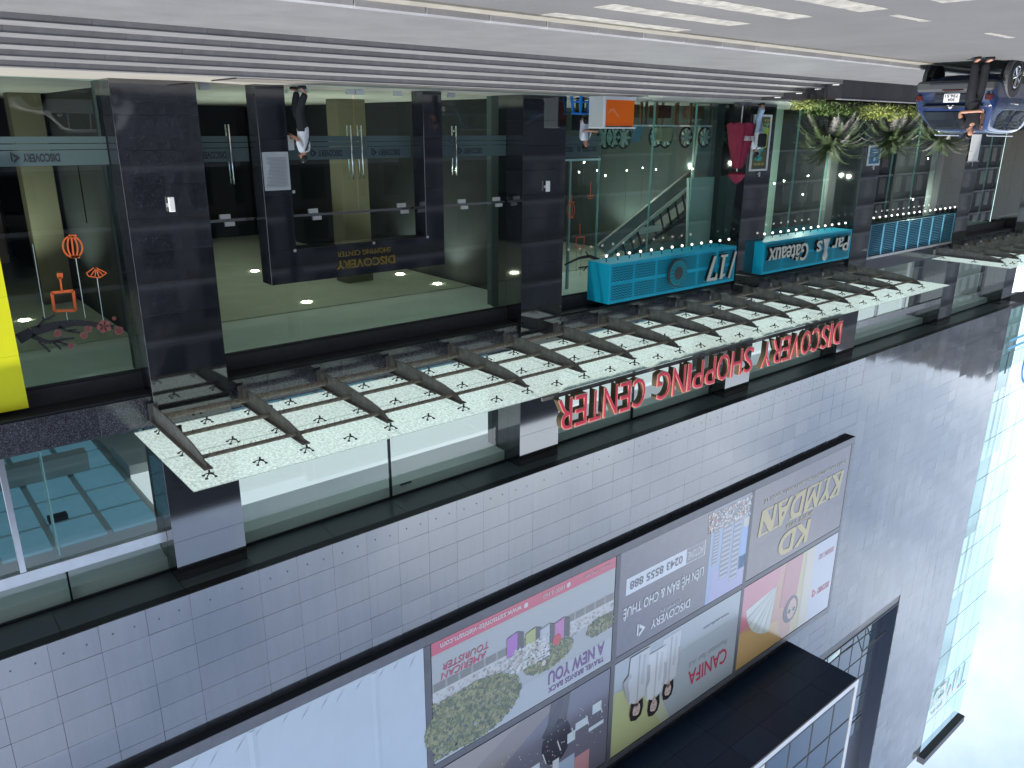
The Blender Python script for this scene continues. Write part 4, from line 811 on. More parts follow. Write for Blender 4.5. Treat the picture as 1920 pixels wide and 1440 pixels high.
# poster in a frame on the third column
fp = thing('framed_poster', 'tall white framed yellow and teal drink poster on the third column', 'poster', (-25.5, 16.85, .8))
m_ = MB(); a, b, c, d = -26.05, -24.98, .85, 2.76
for q in ((a,b,c,c+.07),(a,b,d-.07,d),(a,a+.07,c+.07,d-.07),(b-.07,b,c+.07,d-.07)): m_.box(q[0],q[1],16.82,16.88,q[2],q[3])
m_.build('poster_frame', WHITE, fp); pz = B('poster_sheet', mat('olive_print', (.10,.11,.06), .4), fp, a+.07, b-.07, 16.85, 16.86, c+.07, d-.07)
m_ = MB(); m_.prism([(-25.95,1.3),(-25.3,1.2),(-25.08,1.6),(-25.4,2.05),(-25.9,1.95)], 'y', 16.849, 16.845); m_.build('printed_area', mat('lime_print', (.50,.55,.04), .4), pz)
m_ = MB()
for i in range(40): t = random.random()*6.3; r = random.random()*.32; m_.disc((-25.45+r*math.cos(t), 16.843-.0002*i, 2.1+r*.9*math.sin(t)), random.uniform(.03,.07), 'y', 7, .002)
m_.build('printed_area', mat('teal_print', (.03,.42,.40), .4), pz); m_ = MB(); m_.prism([(-25.9,1.15),(-25.85,1.12),(-25.35,1.75),(-25.4,1.78)], 'y', 16.84, 16.836); m_.prism([(-25.8,1.6),(-25.5,1.35),(-25.3,1.45),(-25.6,1.75)], 'y', 16.835, 16.832); m_.build('printed_area', mat('cyan_print', (.15,.60,.50), .4), pz)
text('MR BISTRO', 'printed_lettering', mat('gold_print', (.5,.45,.12), .4), pz, -25.85, -25.2, 2.48, 2.56, 16.848, .003, .02); text('HAPPY\nHOUR', 'printed_lettering', mat('gold_print', (.5,.45,.12), .4), pz, -25.95, -25.6, 1.0, 1.2, 16.848, .003, .02)
iz = thing('notice_board', 'small blue and white framed notice on the fourth column', 'notice', (-34, 16.85, 2)); B('board', WHITE, iz, -34.48, -33.42, 16.84, 16.88, 1.95, 2.78); B('blue_print', mat('sign_blue', (.02,.17,.33), .4), iz, -34.38, -33.52, 16.83, 16.839, 2.05, 2.70)
m_ = MB(); m_.disc((-33.95,16.824,2.5), .1, 'y', 14, .004); m_.box(-34.25,-33.65,16.824,16.828,2.22,2.27); m_.box(-34.2,-33.7,16.824,16.828,2.12,2.16); m_.build('printed_lines', mat('pale_print', (.55,.65,.68), .5), iz)
wb = thing('white_banner', 'narrow white hanging banner on the fifth column behind the parked car', 'banner', (-44.2, 16.8, .8)); B('banner_sheet', WHITE, wb, -44.75, -43.6, 16.83, 16.85, 1.1, 2.8); m_ = MB(); m_.tube((-44.9,16.84,2.82),(-43.5,16.84,2.82),.02,n=6); m_.tube((-44.2,16.84,2.82),(-44.2,16.84,3.1),.02,n=6); m_.build('banner_rod', ALU, wb)
# orange booth
ob = thing('promotion_booth', 'orange fronted white promotion counter on the landing', 'booth', (-16.9, 16.2, LZ))
B('counter_front', ORANGE, ob, -17.50, -16.36, 15.70, 15.74, .60, 1.27); B('front_base', WHITE, ob, -17.56, -16.30, 15.68, 15.74, LZ+.0, .598); B('counter_side', mat('pale_grey_side', (.55,.57,.57), .5), ob, -16.36, -16.31, 15.745, 16.28, LZ, 1.30)
B('counter_side', WHITE, ob, -17.55, -17.50, 15.745, 16.28, LZ, 1.30); B('counter_top', WHITE, ob, -17.56, -16.33, 15.66, 16.32, 1.30, 1.34, .008); B('corner_post', WHITE, ob, -16.36, -16.31, 15.69, 15.742, .60, 1.298)
m_ = MB(); m_.prism([(-16.40,1.02),(-16.55,.90),(-16.65,.88),(-16.85,1.05),(-16.90,1.03),(-16.68,.80),(-16.52,.84)], 'y', 15.699, 15.696); m_.build('pale_swoosh', mat('pale_orange_print', (.85,.25,.08), .4), ob)
# blue stool
sto = thing('plastic_stool', 'blue plastic stool beside the orange counter', 'stool', (-16.45, 16.75, LZ)); B('seat', PLAST, sto, -16.65, -16.25, 16.55, 16.95, .92, .97, .012)
for sx in (-1,1):
    for sy in (-1,1):
        m_ = MB(); m_.prism([(-.03,-.03),(.03,-.03),(.03,.03),(-.03,.03)], 'z', LZ, .92); 
        o = [(-16.45+v[0]+sx*(.19 if v[2] < .6 else .14), 16.75+v[1]+sy*(.19 if v[2] < .6 else .14), v[2]) for v in m_.v]; m_.v = o; m_.build('leg', PLAST, sto)
m_ = MB()
for sy in (-1,1): m_.box(-16.62,-16.28,16.75+sy*.165-.012,16.75+sy*.165+.012,.62,.66)
for sx in (-1,1): m_.box(-16.45+sx*.165-.012,-16.45+sx*.165+.012,16.60,16.90,.62,.66)
m_.build('stretcher', PLAST, sto)
# closed parasol
pr = thing('closed_parasol', 'closed dark red parasol with white lettering beside the third column', 'parasol', (-23.75, 16.5, LZ))
MAR = mat('maroon_canvas', (.20,.012,.04), .8, noise=(5, .2))
m_ = MB(); n = 24; rings = [(1.15,.40),(1.5,.36),(1.9,.30),(2.3,.21),(2.55,.16),(2.62,.13)]; cx, cy = -23.75, 16.5
for (z, r) in rings:
    for k in range(n): t = 2*math.pi*k/n; rr = r*(1+.22*math.cos(8*t)+.06*math.sin(3*t+z)); m_.v.append((cx+rr*math.cos(t), cy+rr*math.sin(t), z+(.04*math.cos(8*t) if z < 1.2 else 0)))
for j in range(len(rings)-1):
    for k in range(n): m_.f.append((j*n+k, j*n+(k+1)%n, (j+1)*n+(k+1)%n, (j+1)*n+k)); m_.m.append(0)
m_.build('folded_canopy', MAR, pr, smooth=True)
m_ = MB(); n2 = 16; rr_ = [(2.72,.08),(2.80,.30),(2.86,.27),(3.02,.16),(3.12,.03)]
for (z, r) in rr_:
    for k in range(n2): t = 2*math.pi*k/n2; q = r*(1+.2*math.cos(4*t)); m_.v.append((cx+q*math.cos(t), cy+q*math.sin(t), z))
for j in range(len(rr_)-1):
    for k in range(n2): m_.f.append((j*n2+k, j*n2+(k+1)%n2, (j+1)*n2+(k+1)%n2, (j+1)*n2+k)); m_.m.append(0)
m_.build('top_flap', MAR, pr); m_ = MB(); m_.tube((cx,cy,LZ+.1),(cx,cy,2.8),.022,n=8); m_.build('pole', ALU, pr); m_ = MB(); m_.tube((cx,cy,LZ),(cx,cy,LZ+.1),.3,.26,n=16); m_.build('base', CHAR, pr)
text('DISCOVERY', 'printed_lettering', WHITE, pr, cx-.22, cx+.34, 1.55, 1.70, cy-.40, .004, .02)
# carts in the shop window
WOOD = mat('brown_wood', (.16,.07,.035), .5); WHEEL = mat('pale_green_disc', (.40,.48,.42), .5)
for i, (x, lab) in enumerate(((-18.9,'brown wooden display table with round plates right behind the orange counter'), (-20.3,'middle wooden display table in the shop window'), (-21.9,'wooden display table with a cream seat in the shop window'), (-23.7,'display table near the red parasol'))):
    t = thing('display_table', lab, 'table', (x, 18.4, LZ), 'display tables in the window')
    B('table_top', WHITE, t, x-.62, x+.62, 18.1, 18.9, 1.22, 1.27)
    for sx in (-1,1):
        for sy in (-1,1): piece('leg', WOOD, t, x+sx*.55-.035, x+sx*.55+.035, 18.5+sy*.33-.035, 18.5+sy*.33+.035, LZ, 1.22)
    B('cabinet', WOOD if i % 2 else mat('dark_red_wood', (.10,.015,.02), .5), t, x-.3, x+.3, 18.25, 18.7, LZ+.1, 1.0)
for i, (x, z) in enumerate(((-19.15,1.62),(-19.5,1.60),(-20.0,1.62),(-21.6,1.6),(-22.1,1.62),(-23.2,1.62),(-24.25,1.62))):
    t = thing('cart_ornament', ['spoked wheel leaning nearest the orange counter','spoked wheel overlapping the first one','spoked wheel at the first glass joint','spoked wheel beside the cream seat','spoked wheel right of the cream seat','free standing spoked wheel on the table','spoked wheel partly behind the red parasol'][i], 'ornament', (x, 18.35, z), 'spoked wheels in the window')
    m_ = MB(); R_ = .33
    pts = [(x+R_*math.cos(a), 18.35, z+R_*math.sin(a)) for a in np.linspace(0, 2*math.pi, 21)]; m_.path(pts, .035, 6); m_.build('tyre', BLK, t); m_ = MB(); m_.disc((x,18.34,z), .17, 'y', 8, .03)
    for k in range(8): a = k*math.pi/4; m_.tube((x,18.355,z), (x+.31*math.cos(a),18.355,z+.31*math.sin(a)), .03, .05, n=5)
    m_.build('spokes', WHEEL, t)
cs = thing('cream_seat', 'cream upholstered seat standing in the shop window', 'seat', (-21.9, 18.4, 1.28)); m_ = MB(); m_.bbox(-22.25,-21.6,18.15,18.55,1.28,1.75,.05); m_.build('backrest', mat('cream_leather', (.42,.33,.22), .5), cs); bsx = thing('blue_display_box', 'slanted blue card on the table between the wheels', 'card', (-20.5, 18.3, 1.28)); m_ = MB(); m_.prism([(-20.75,1.28),(-20.45,1.28),(-20.25,1.75),(-20.65,1.75)], 'y', 18.2, 18.3); m_.build('card_sheet', mat('steel_blue_card', (.12,.25,.34), .5), bsx)
# ================================================================== PLANTER, HEDGE, PALMS
pl = thing('planter_wall', 'dark slate clad planter wall beside the steps', 'planter', (-29, 12.3, 0))
SLATE = mat('dark_slate_tile', (.022,.022,.027), .45, rand=.25, noise=(6, .2)); B('planter_core', BACK, pl, -48, -22.22, 12.24, 13.9, 0, .49)
x = -22.2
while x > -47: piece('slate_tile', SLATE, pl, x-.598, x-.002, 12.205, 12.24, .0, .50, .003); x -= .6
for i in range(5): piece('slate_end', SLATE, pl, -22.22, -22.19, SY[i]+.0, (SY[i+1] if i < 4 else 15.4)-.004, LZ*i/5+.0, .50)
B('planter_cap', ALU, pl, -48, -22.18, 12.19, 12.36, .502, .525); m_ = MB(); m_.box(-47.9,-22.3,12.36,13.85,.49,.515); m_.build('planter_soil', mat('soil', (.04,.03,.02), .95), pl)
for i in range(4): B('step_light', WHITE, pl, -22.188, -22.18, SY[i]+.1, SY[i]+.3, LZ*(i+1)/5+.02, LZ*(i+1)/5+.045)
LEAFY = mat('yellow_green_leaf', (.27,.31,.07), .55, rand=.5); LEAFG = mat('green_leaf', (.09,.15,.035), .5, rand=.5); PALMG = mat('palm_leaflet', (.06,.09,.035), .4, rand=.45); PALMD = mat('dry_palm_leaflet', (.30,.30,.26), .6, rand=.4)
hd = thing('clipped_hedge', 'low yellow green hedge filling the slate planter', 'hedge', (-28, 12.9, .5))
m_ = MB()
for i in range(12000):
    x = random.uniform(-36, -21.3) if random.random() < .92 else random.uniform(-47, -36); y = random.uniform(12.3, 13.5); h = .36+.09*math.sin(x*2.1)+.06*math.sin(x*5.3+1); z = .5+h*math.sqrt(random.random())
    if x > -22.2: y = random.uniform(12.55, 13.3); z = .5+(z-.5)*.8
    a = random.random()*6.3; tl = random.uniform(-.3, 1.1); l = random.uniform(.07, .15); w = .015
    d = Vector((math.cos(a)*math.cos(tl), math.sin(a)*math.cos(tl), math.sin(tl))); s = d.orthogonal().normalized()*w; p = Vector((x, y, z))
    yel = (math.sin(x*.9)+math.sin(x*2.3+y)*.6 > -.1)
    m_.add([p-s*.3, p+d*l*.5+s, p+d*l, p+d*l*.5-s], [(0,1,2,3)], 0 if (yel and random.random() < .8) else 1)
tag(m_.build('hedge_leaves', [LEAFY, LEAFG], hd, fix=False), kind='stuff'); m_ = MB(); m_.bbox(-47,-22.4,12.5,13.3,.515,.66,.05); m_.build('hedge_core', mat('dark_twigs', (.02,.025,.01), .9), hd)
def palm(label, x, y, zc, R_, seed):
    rnd = random.Random(seed); t = thing('sago_palm', label, 'palm', (x, y, .5), 'palms in the slate planter')
    mt = MB(); zz_ = .5
    while zz_ < zc-.02: r = rnd.uniform(.12, .15); mt.tube((x, y, zz_), (x, y, zz_+.07), r*1.1, r*.85, 10); zz_ += .06
    mt.build('trunk', mat('rough_palm_trunk', (.03,.024,.02), .95, noise=(20, .4)), t)
    cr_ = MB()
    for k in range(84):
        a = k*2.399+rnd.uniform(-.2,.2); el = rnd.uniform(.12, 1.3); Lf = R_*rnd.uniform(.75, 1.1)
        if k > 70: el = rnd.uniform(-.15, .2)
        dry = (k > 70 and rnd.random() < .7) or rnd.random() < .12
        pts = []; p = Vector((x, y, zc)); d = Vector((math.cos(a)*math.cos(el), math.sin(a)*math.cos(el), math.sin(el))); n_ = 15
        for i in range(n_+1): pts.append(p.copy()); p = p+d*(Lf/n_); d = (d+Vector((0,0,-.095-.06*i/n_))).normalized()
        for i in range(n_): cr_.tube(pts[i], pts[i+1], .009*(1-i/n_)+.003, .009*(1-(i+1)/n_)+.003, 3, 1 if dry else 0, False)
        for i in range(2, n_+1):
            for f_ in (0, .5):
                dd_ = (pts[i]-pts[i-1]).normalized(); sd = dd_.cross(Vector((0,0,1))).normalized(); b_ = pts[i-1].lerp(pts[i], f_); ll = .20*math.sin(math.pi*min(1, (i+f_)/(n_+1))*.92+.2)*R_/1.2
                for s_ in (-1, 1):
                    tip = b_+sd*s_*ll*.8+dd_*ll*.55+Vector((0,0,ll*.22+rnd.uniform(-.03,.02))); wd = dd_*.015
                    cr_.add([b_-wd, b_+wd, tip], [(0,1,2)], 1 if dry else 0)
    cr_.build('crown', [PALMG, PALMD], t, fix=False)
palm('nearest sago palm at the end of the steps', -23.35, 13.0, 1.48, 1.3, 1); palm('middle sago palm between two others in the planter', -27.25, 13.0, 1.36, 1.25, 2); palm('farthest sago palm partly behind the parked car', -31.0, 13.0, 1.36, 1.3, 3)
# ================================================================== CARS
RUB = mat('tyre_rubber', (.018,.018,.02), .8); GLCAR = mat('dark_car_glass', (.012,.016,.02), .04, ior=1.7); PLG = mat('grey_car_plastic', (.06,.065,.07), .6)
def car(label, paint, loc, rz, group, H=1.52, plate=True):
    t = thing('parked_car', label, 'car', loc, group, rz)
    W2 = .86
    # station: x, bottom, half width, belt z, roof half width, top z
    st_ = [(.0,.44,.70,.60,.66,.64),(-.05,.42,.80,.80,.76,.90),(-.12,.40,.85,.92,.80,.985),(-.22,.36,.86,.95,.76,1.10),(-.42,.28,W2,.96,.66,H-.16),(-.62,.26,W2+.01,.96,.60,H-.04),(-1.0,.25,W2+.01,.96,.60,H+.0),(-1.6,.25,W2+.01,.955,.62,H+.02),(-2.2,.25,W2+.01,.95,.62,H),(-2.55,.25,W2+.005,.94,.61,H-.07),(-2.95,.25,W2,.93,.66,1.18),(-3.25,.26,W2,.92,.74,.99),(-3.7,.27,.85,.88,.72,.94),(-4.05,.30,.80,.80,.66,.86),(-4.25,.34,.66,.62,.58,.68)]
    def ring(s):
        x, zb, w, bz, rw, tz = s; bz = min(bz, tz-.03)
        half = [(0,zb),(w*.82,zb),(w*.97,zb+.08),(w,(zb+bz)/2+.05),(w*.985,bz-.04),(w*.955,bz),(rw+(w*.955-rw)*.25,bz+(tz-bz)*.62),(rw,tz-.035),(rw*.82,tz-.004),(0,tz+.008)]
        return [(x, y, z) for y, z in half]+[(x, -y, z) for y, z in half[-2:0:-1]]
    m_ = MB(); rs = [ring(s) for s in st_]; n = len(rs[0])
    for r in rs: m_.v += r
    for j in range(len(rs)-1):
        for k in range(n): m_.f.append((j*n+k, j*n+(k+1)%n, (j+1)*n+(k+1)%n, (j+1)*n+k)); m_.m.append(0)
    m_.f += [tuple(range(n)), tuple(range((len(rs)-1)*n, len(rs)*n))]; m_.m += [0,0]
    bo = m_.build('body', paint, t, smooth=True, local=True); md = bo.modifiers.new('s', 'SUBSURF'); md.levels = 2; md.render_levels = 2
    def inter(x):
        for a, b in zip(st_, st_[1:]):
            if b[0] <= x <= a[0]: f_ = (x-a[0])/(b[0]-a[0]); return [p+(q-p)*f_ for p, q in zip(a, b)]
        return st_[-1]
    def sidey(x, z, off=.012):
        s = inter(x); r = ring(s)[:10]
        for a, b in zip(r, r[1:]):
            if a[2] <= z <= b[2]+1e-6 and b[2] > a[2]: return a[1]+(b[1]-a[1])*(z-a[2])/(b[2]-a[2])+off
        return r[7][1]+off
    def sideplate(name, m, poly, off, sgn, nsub=5):
        mm = MB(); pts = []
        for i in range(len(poly)):
            a, b = poly[i], poly[(i+1) % len(poly)]
            for k in range(nsub): pts.append((a[0]+(b[0]-a[0])*k/nsub, a[1]+(b[1]-a[1])*k/nsub))
        cx_ = sum(p[0] for p in pts)/len(pts); cz_ = sum(p[1] for p in pts)/len(pts); allp = pts+[(cx_+(p[0]-cx_)*.5, cz_+(p[1]-cz_)*.5) for p in pts]+[(cx_, cz_)]; N_ = len(pts)
        vs = [(p[0], sgn*sidey(p[0], p[1], off), p[1]) for p in allp]; fs = [(i, (i+1)%N_, N_+(i+1)%N_, N_+i) for i in range(N_)]+[(N_+i, N_+(i+1)%N_, 2*N_) for i in range(N_)]
        mm.add(vs, fs); return mm.build(name, m, t, smooth=True, local=True)
    for sg_ in (-1, 1):
        sideplate('side_window', GLCAR, [(-.75,1.02),(-.62,1.12),(-.85,H-.12),(-1.40,H-.085),(-1.40,1.0)], .012, sg_); sideplate('side_window', GLCAR, [(-1.47,1.0),(-1.47,H-.085),(-2.25,H-.10),(-2.28,.99)], .012, sg_); sideplate('side_window', GLCAR, [(-2.34,.99),(-2.31,H-.12),(-2.5,H-.17),(-2.9,1.04),(-2.88,.99)], .012, sg_)
        sideplate('sill_cladding', PLG, [(-.30,.28),(-.30,.42),(-3.9,.42),(-3.9,.28)], .016, sg_, 12)
        sideplate('chrome_strip', CHROME, [(-.62,.985),(-.62,1.0),(-2.9,.985),(-2.9,.965)], .016, sg_, 8)
        for hx in (-1.15, -2.15): mm = MB(); y = sg_*(sidey(hx, .86, .02)); mm.bbox(hx-.12, hx+.10, y-.02, y+.02, .85, .885, .006); mm.build('door_handle', CHROME, t, local=True)
        for dx_ in (-1.43, -2.40, -.72): sideplate('door_gap', INK, [(dx_-.005,.45),(dx_-.005,.96),(dx_+.005,.96),(dx_+.005,.45)], .013, sg_, 4)
        mm = MB(); y = sg_*.80; mm.bbox(-.13,.0,min(y,y-sg_*.15),max(y,y-sg_*.15),.68,.80,.02); mm.build('tail_light', mat('red_lens', (.075,.014,.014), .15), t, local=True)
        mm = MB(); mm.bbox(-2.72,-2.52,min(sg_*.88,sg_*1.02),max(sg_*.88,sg_*1.02),1.0,1.12,.03); mm.build('wing_mirror', paint, t, local=True)
        mm = MB(); mm.tube((-.75,sg_*.56,H+.03),(-2.2,sg_*.57,H+.045),.018,n=6); mm.build('roof_rail', ALU, t, local=True)
        for wx in (-.80, -3.45):
            mm = MB(); mm.tube((wx,sg_*.80,.345),(wx,sg_*.895,.345),.42,.40,n=28); mm.build('wheel_arch', PLG, t, local=True)
            wh = MB(); wh.tube((wx,sg_*.70,.325),(wx,sg_*.89,.325),.31,.325,n=28); wh.tube((wx,sg_*.89,.325),(wx,sg_*.912,.325),.325,.295,n=28); w_ = wh.build('wheel', RUB, t, local=True)
            rm = MB(); yy = sg_*.914
            pts = [(wx+.215*math.cos(a), yy, .325+.215*math.sin(a)) for a in np.linspace(0, 2*math.pi, 25)]; rm.path(pts, .016, 6); rm.tube((wx,sg_*.90,.325),(wx,sg_*.925,.325),.05,n=10)
            for k in range(10): a = 2*math.pi*(k//2)/5+(.16 if k % 2 else -.16); rm.tube((wx+.03*math.cos(a),yy,.325+.03*math.sin(a)), (wx+.215*math.cos(a+(.06 if k%2 else -.06)),yy,.325+.215*math.sin(a)), .016, .02, 5)
            rm.build('rim', CHROME, w_, local=True); dk = MB(); dk.tube((wx,sg_*.895,.325),(wx,sg_*.913,.325),.21,n=20); dk.build('rim_back', BLK, w_, local=True)
    # tail
    def rearx(z):
        zs_ = [.60,.64,.90,.985,1.10,H-.16,H-.04]; xs2 = [.0,.0,-.05,-.12,-.22,-.42,-.62]
        return float(np.interp(z, zs_, xs2))
    mm = MB(); prf = [(1.04,.66),(1.2,.62),(H-.14,.55),(H-.09,.50)]
    for (z, w) in prf: mm.v += [(rearx(z)+.025, -w, z), (rearx(z)+.035, 0, z), (rearx(z)+.025, w, z)]
    for i in range(len(prf)-1): mm.f += [(i*3,i*3+1,i*3+4,i*3+3),(i*3+1,i*3+2,i*3+5,i*3+4)]; mm.m += [0,0]
    mm.build('rear_window', GLCAR, t, local=True)
    mm = MB(); mm.bbox(-.35,.065,-.80,.80,.40,.62,.05); mm.build('rear_bumper', PLG, t, local=True); mm = MB(); mm.bbox(.03,.085,-.5,.5,.43,.49,.015); mm.build('diffuser', INK, t, local=True)
    mm = MB(); mm.bbox(-.1,.05,-.62,.62,.905,.945,.012); mm.build('tail_crease', INK, t, local=True)
    mm = MB(); mm.prism([(-.24,.90),(.24,.90),(.12,.985),(-.12,.985)], 'x', -.05, .035); mm.build('badge_panel', INK, t, local=True)
    mm = MB(); mm.prism([(-.07,.905),(-.035,.905),(.0,.955),(.035,.905),(.07,.905),(.015,.98),(-.015,.98)], 'x', .036, .048); mm.build('chevron_badge', WHITE, t, local=True)
    mm = MB(); mm.bbox(-.1,.045,-.38,.38,.66,.82,.02); mm.build('plate_recess', INK, t, local=True)
    if plate:
        mm = MB(); mm.bbox(.045,.060,-.165,.165,.665,.845,.006); pt_ = mm.build('number_plate', WHITE, t, local=True)
        for s, z0, z1, hw in (('30A', .765, .825, .075), ('736.51', .685, .745, .135)):
            o = text(s, 'plate_lettering', INK, None, -hw, hw, z0, z1, 0, .003, .02, local=True)
            for v in o.data.vertices: x_, y_, z_ = v.co; v.co = (.061-y_, x_, z_)
            o.parent = pt_
    mm = MB(); mm.bbox(.02,.075,-.22,.22,.585,.605,.008); mm.build('fog_light', mat('red_lens', (.075,.014,.014), .15), t, local=True)
    sw = MB(); sw.add([(-2.62,-.54,H-.10),(-2.62,.54,H-.10),(-3.19,.66,1.03),(-3.19,-.66,1.03)], [(0,1,2,3)]); o = sw.build('windscreen', GLCAR, t, local=True); o.location.z = .012
    fn_ = MB(); fn_.prism([(-.70,H+.02),(-.86,H+.02),(-.74,H+.09)], 'y', -.02, .02); fn_.build('roof_fin', paint, t, local=True)
    ud = MB(); ud.box(-4.0,-.9,-.6,.6,.24,.32); ud.build('underbody', BLK, t, local=True)
    return t
BLUEP = mat('dark_blue_car_paint', (.012,.026,.085), .25, coat=1.0, ior=1.5); WHP = mat('white_car_paint', (.70,.70,.68), .3, coat=1.0)
car('dark blue compact car parked at the kerb with rear to camera', BLUEP, (-19.15, 8.02-.08, -.10), 0, 'parked cars', 1.50)
car('white car parked on the far side of the road behind the camera', WHP, (-10.4, -4.6, -.10), math.pi, 'parked cars', 1.7, False)
car('second white car parked on the far side of the road', WHP, (-5.7, -4.8, -.10), math.pi, 'parked cars', 1.75, False)
# ================================================================== PEOPLE
def skin(nodes, edges, root, name, m, parent, sub=2):
    me = bpy.data.meshes.new(name); keys = list(nodes); ix = {k: i for i, k in enumerate(keys)}
    me.from_pydata([nodes[k][0] for k in keys], [(ix[a], ix[b]) for a, b in edges], []); o = bpy.data.objects.new(name, me); COL.objects.link(o)
    sm = o.modifiers.new('skin', 'SKIN'); sm.use_smooth_shade = True
    for i, k in enumerate(keys):
        r = nodes[k][1]; sv = me.skin_vertices[0].data[i]; sv.radius = (r, r) if not hasattr(r, '__len__') else r; sv.use_root = (k == root)
    o.modifiers.new('sub', 'SUBSURF').levels = sub; o.modifiers['sub'].render_levels = sub
    bpy.context.view_layer.update(); m2 = bpy.data.meshes.new_from_object(o.evaluated_get(bpy.context.evaluated_depsgraph_get())); bpy.data.objects.remove(o)
    m2.materials.clear(); m2.materials.append(m); m2.polygons.foreach_set('use_smooth', [True]*len(m2.polygons)); m2.name = name
    return link(name, m2, parent)
def person(label, loc, rz, H, pose, top, legs, shoes, sleeve=.5):
    """figure facing local -Y; pose overrides joints given for a 1.70 m body"""
    t = thing('person', label, 'person', loc, None, rz); k = H/1.70
    J = dict(pelvis=(0,0,.93), waist=(0,0,1.06), chest=(0,.0,1.27), neck=(0,.0,1.43), head=(0,-.015,1.53), crown=(0,-.01,1.62))
    for s, sx in (('l',1),('r',-1)): J.update({'sho'+s:(sx*.165,0,1.375), 'elb'+s:(sx*.215,.02,1.10), 'wri'+s:(sx*.22,-.05,.86), 'hip'+s:(sx*.09,0,.88), 'kne'+s:(sx*.095,-.015,.48), 'ank'+s:(sx*.10,.02,.09), 'toe'+s:(sx*.115,-.14,.035)})
    face_ = pose.pop('face', (0,-1,0)); J.update(pose); V = {a: Vector(b)*k for a, b in J.items()}
    R_ = dict(pelvis=(.135,.10), waist=(.125,.09), chest=(.15,.10), neck=.05, head=.078, crown=.07)
    for s in 'lr': R_.update({'sho'+s:.062, 'elb'+s:.042, 'wri'+s:.03, 'hip'+s:.085, 'kne'+s:.055, 'ank'+s:.04, 'toe'+s:.032})
    def nd(names, add=0): return {n: (V[n], tuple((x+add)*k for x in R_[n]) if hasattr(R_[n], '__len__') else (R_[n]+add)*k) for n in names}
    E = [('pelvis','waist'),('waist','chest'),('chest','neck'),('neck','head'),('head','crown')]
    for s in 'lr': E += [('chest','sho'+s),('sho'+s,'elb'+s),('elb'+s,'wri'+s),('pelvis','hip'+s),('hip'+s,'kne'+s),('kne'+s,'ank'+s),('ank'+s,'toe'+s)]
    nodes = nd(J)
    for s, sx in (('l',1),('r',-1)):
        d = (V['wri'+s]-V['elb'+s]).normalized(); sd = d.cross(Vector((0,1,0))).normalized(); p = V['wri'+s]+d*.07*k; nodes['palm'+s] = (p, .032*k); E.append(('wri'+s,'palm'+s))
        for i in range(4): q = 'f%d%s' % (i, s); tip = p+d*(.075-.008*abs(i-1.3))*k+sd*(i-1.5)*.02*k+Vector((0,-.02*k,0)); mid = p+d*.04*k+sd*(i-1.5)*.02*k; nodes[q+'m'] = (mid, .010*k); nodes[q] = (tip, .008*k); E += [('palm'+s,q+'m'),(q+'m',q)]
        nodes['th'+s] = (p+Vector((0,-.05*k,0))+d*.01*k, .011*k); E.append(('palm'+s,'th'+s))
    skin(nodes, E, 'pelvis', 'body', SKIN, t)
    sl_ = {s: V['sho'+s].lerp(V['elb'+s], sleeve*2 if sleeve < .5 else 1) for s in 'lr'}
    cn = nd(['pelvis','waist','chest'], .038); cn['col'] = (V['chest'].lerp(V['neck'], .95), .068*k); ce = [('pelvis','waist'),('waist','chest'),('chest','col')]
    for s in 'lr':
        cn['sho'+s] = (V['sho'+s], .088*k); ce.append(('chest','sho'+s)); cn['e'+s] = (sl_[s], .060*k if sleeve < .5 else .056*k); ce.append(('sho'+s,'e'+s))
        if sleeve >= .9: cn['w'+s] = (V['wri'+s].lerp(V['elb'+s], .1), .044*k); ce.append(('e'+s,'w'+s))
    cn['hem'] = (V['pelvis']-Vector((0,0,.07*k)), (.175*k,.14*k)); ce.append(('pelvis','hem'))
    skin(cn, ce, 'chest', 'shirt', top, t)
    tn = {'pelvis': (V['pelvis'], (.145*k,.112*k)), 'wb': (V['pelvis'].lerp(V['waist'], .9), (.145*k,.11*k))}; te = [('pelvis','wb')]
    for s in 'lr': tn['h'+s] = (V['hip'+s], .115*k); tn['k'+s] = (V['kne'+s], .098*k); tn['a'+s] = (V['ank'+s]+Vector((0,0,.01*k)), .078*k); te += [('pelvis','h'+s),('h'+s,'k'+s),('k'+s,'a'+s)]
    skin(tn, te, 'pelvis', 'trousers', legs, t)
    for s in 'lr':
        f_ = (V['toe'+s]-V['ank'+s]); f_.z = 0; f_ = f_.normalized() if f_.length > .01 else Vector((0,-1,0)); base = Vector((V['ank'+s].x, V['ank'+s].y, V['toe'+s].z))
        skin({'heel': (base-f_*.04*k, .042*k), 'mid': (base+f_*.07*k, .042*k), 'tip': (base+f_*.17*k, .036*k)}, [('heel','mid'),('mid','tip')], 'mid', 'shoe', shoes, t, 1)
    hd_ = V['head']; fw = Vector(face_).normalized(); upv = (V['crown']-V['head']).normalized(); sdv = fw.cross(upv).normalized()
    hm = MB(); c = (V['head'].lerp(V['crown'], .75))-fw*.018*k; hm.sphere((0,0,0), .095*k, 14, 9); vs = []
    for v in hm.v:
        q = Vector(v); p = c+sdv*q.x*.95+fw*q.y*1.08+upv*q.z*.98
        if q.y > .03*k and q.z < .035*k: p = p-fw*(.06*k)
        vs.append(p)
    hm.v = vs; hm.build('hair', HAIR, t, smooth=True, local=True)
    fm = MB(); fm.tube(hd_+fw*.072*k+upv*.02*k, hd_+fw*.098*k-upv*.012*k, .010*k, .015*k, 6); 
    for sx in (-1,1): fm.sphere(hd_+sdv*sx*.079*k-fw*.005*k, .018*k, 6, 5, 0, (.5,1,1.3)); fm.sphere(hd_+sdv*sx*.030*k+fw*.070*k+upv*.026*k, .010*k, 6, 5, 1)
    fm.box(0,0,0,0,0,0) if False else None
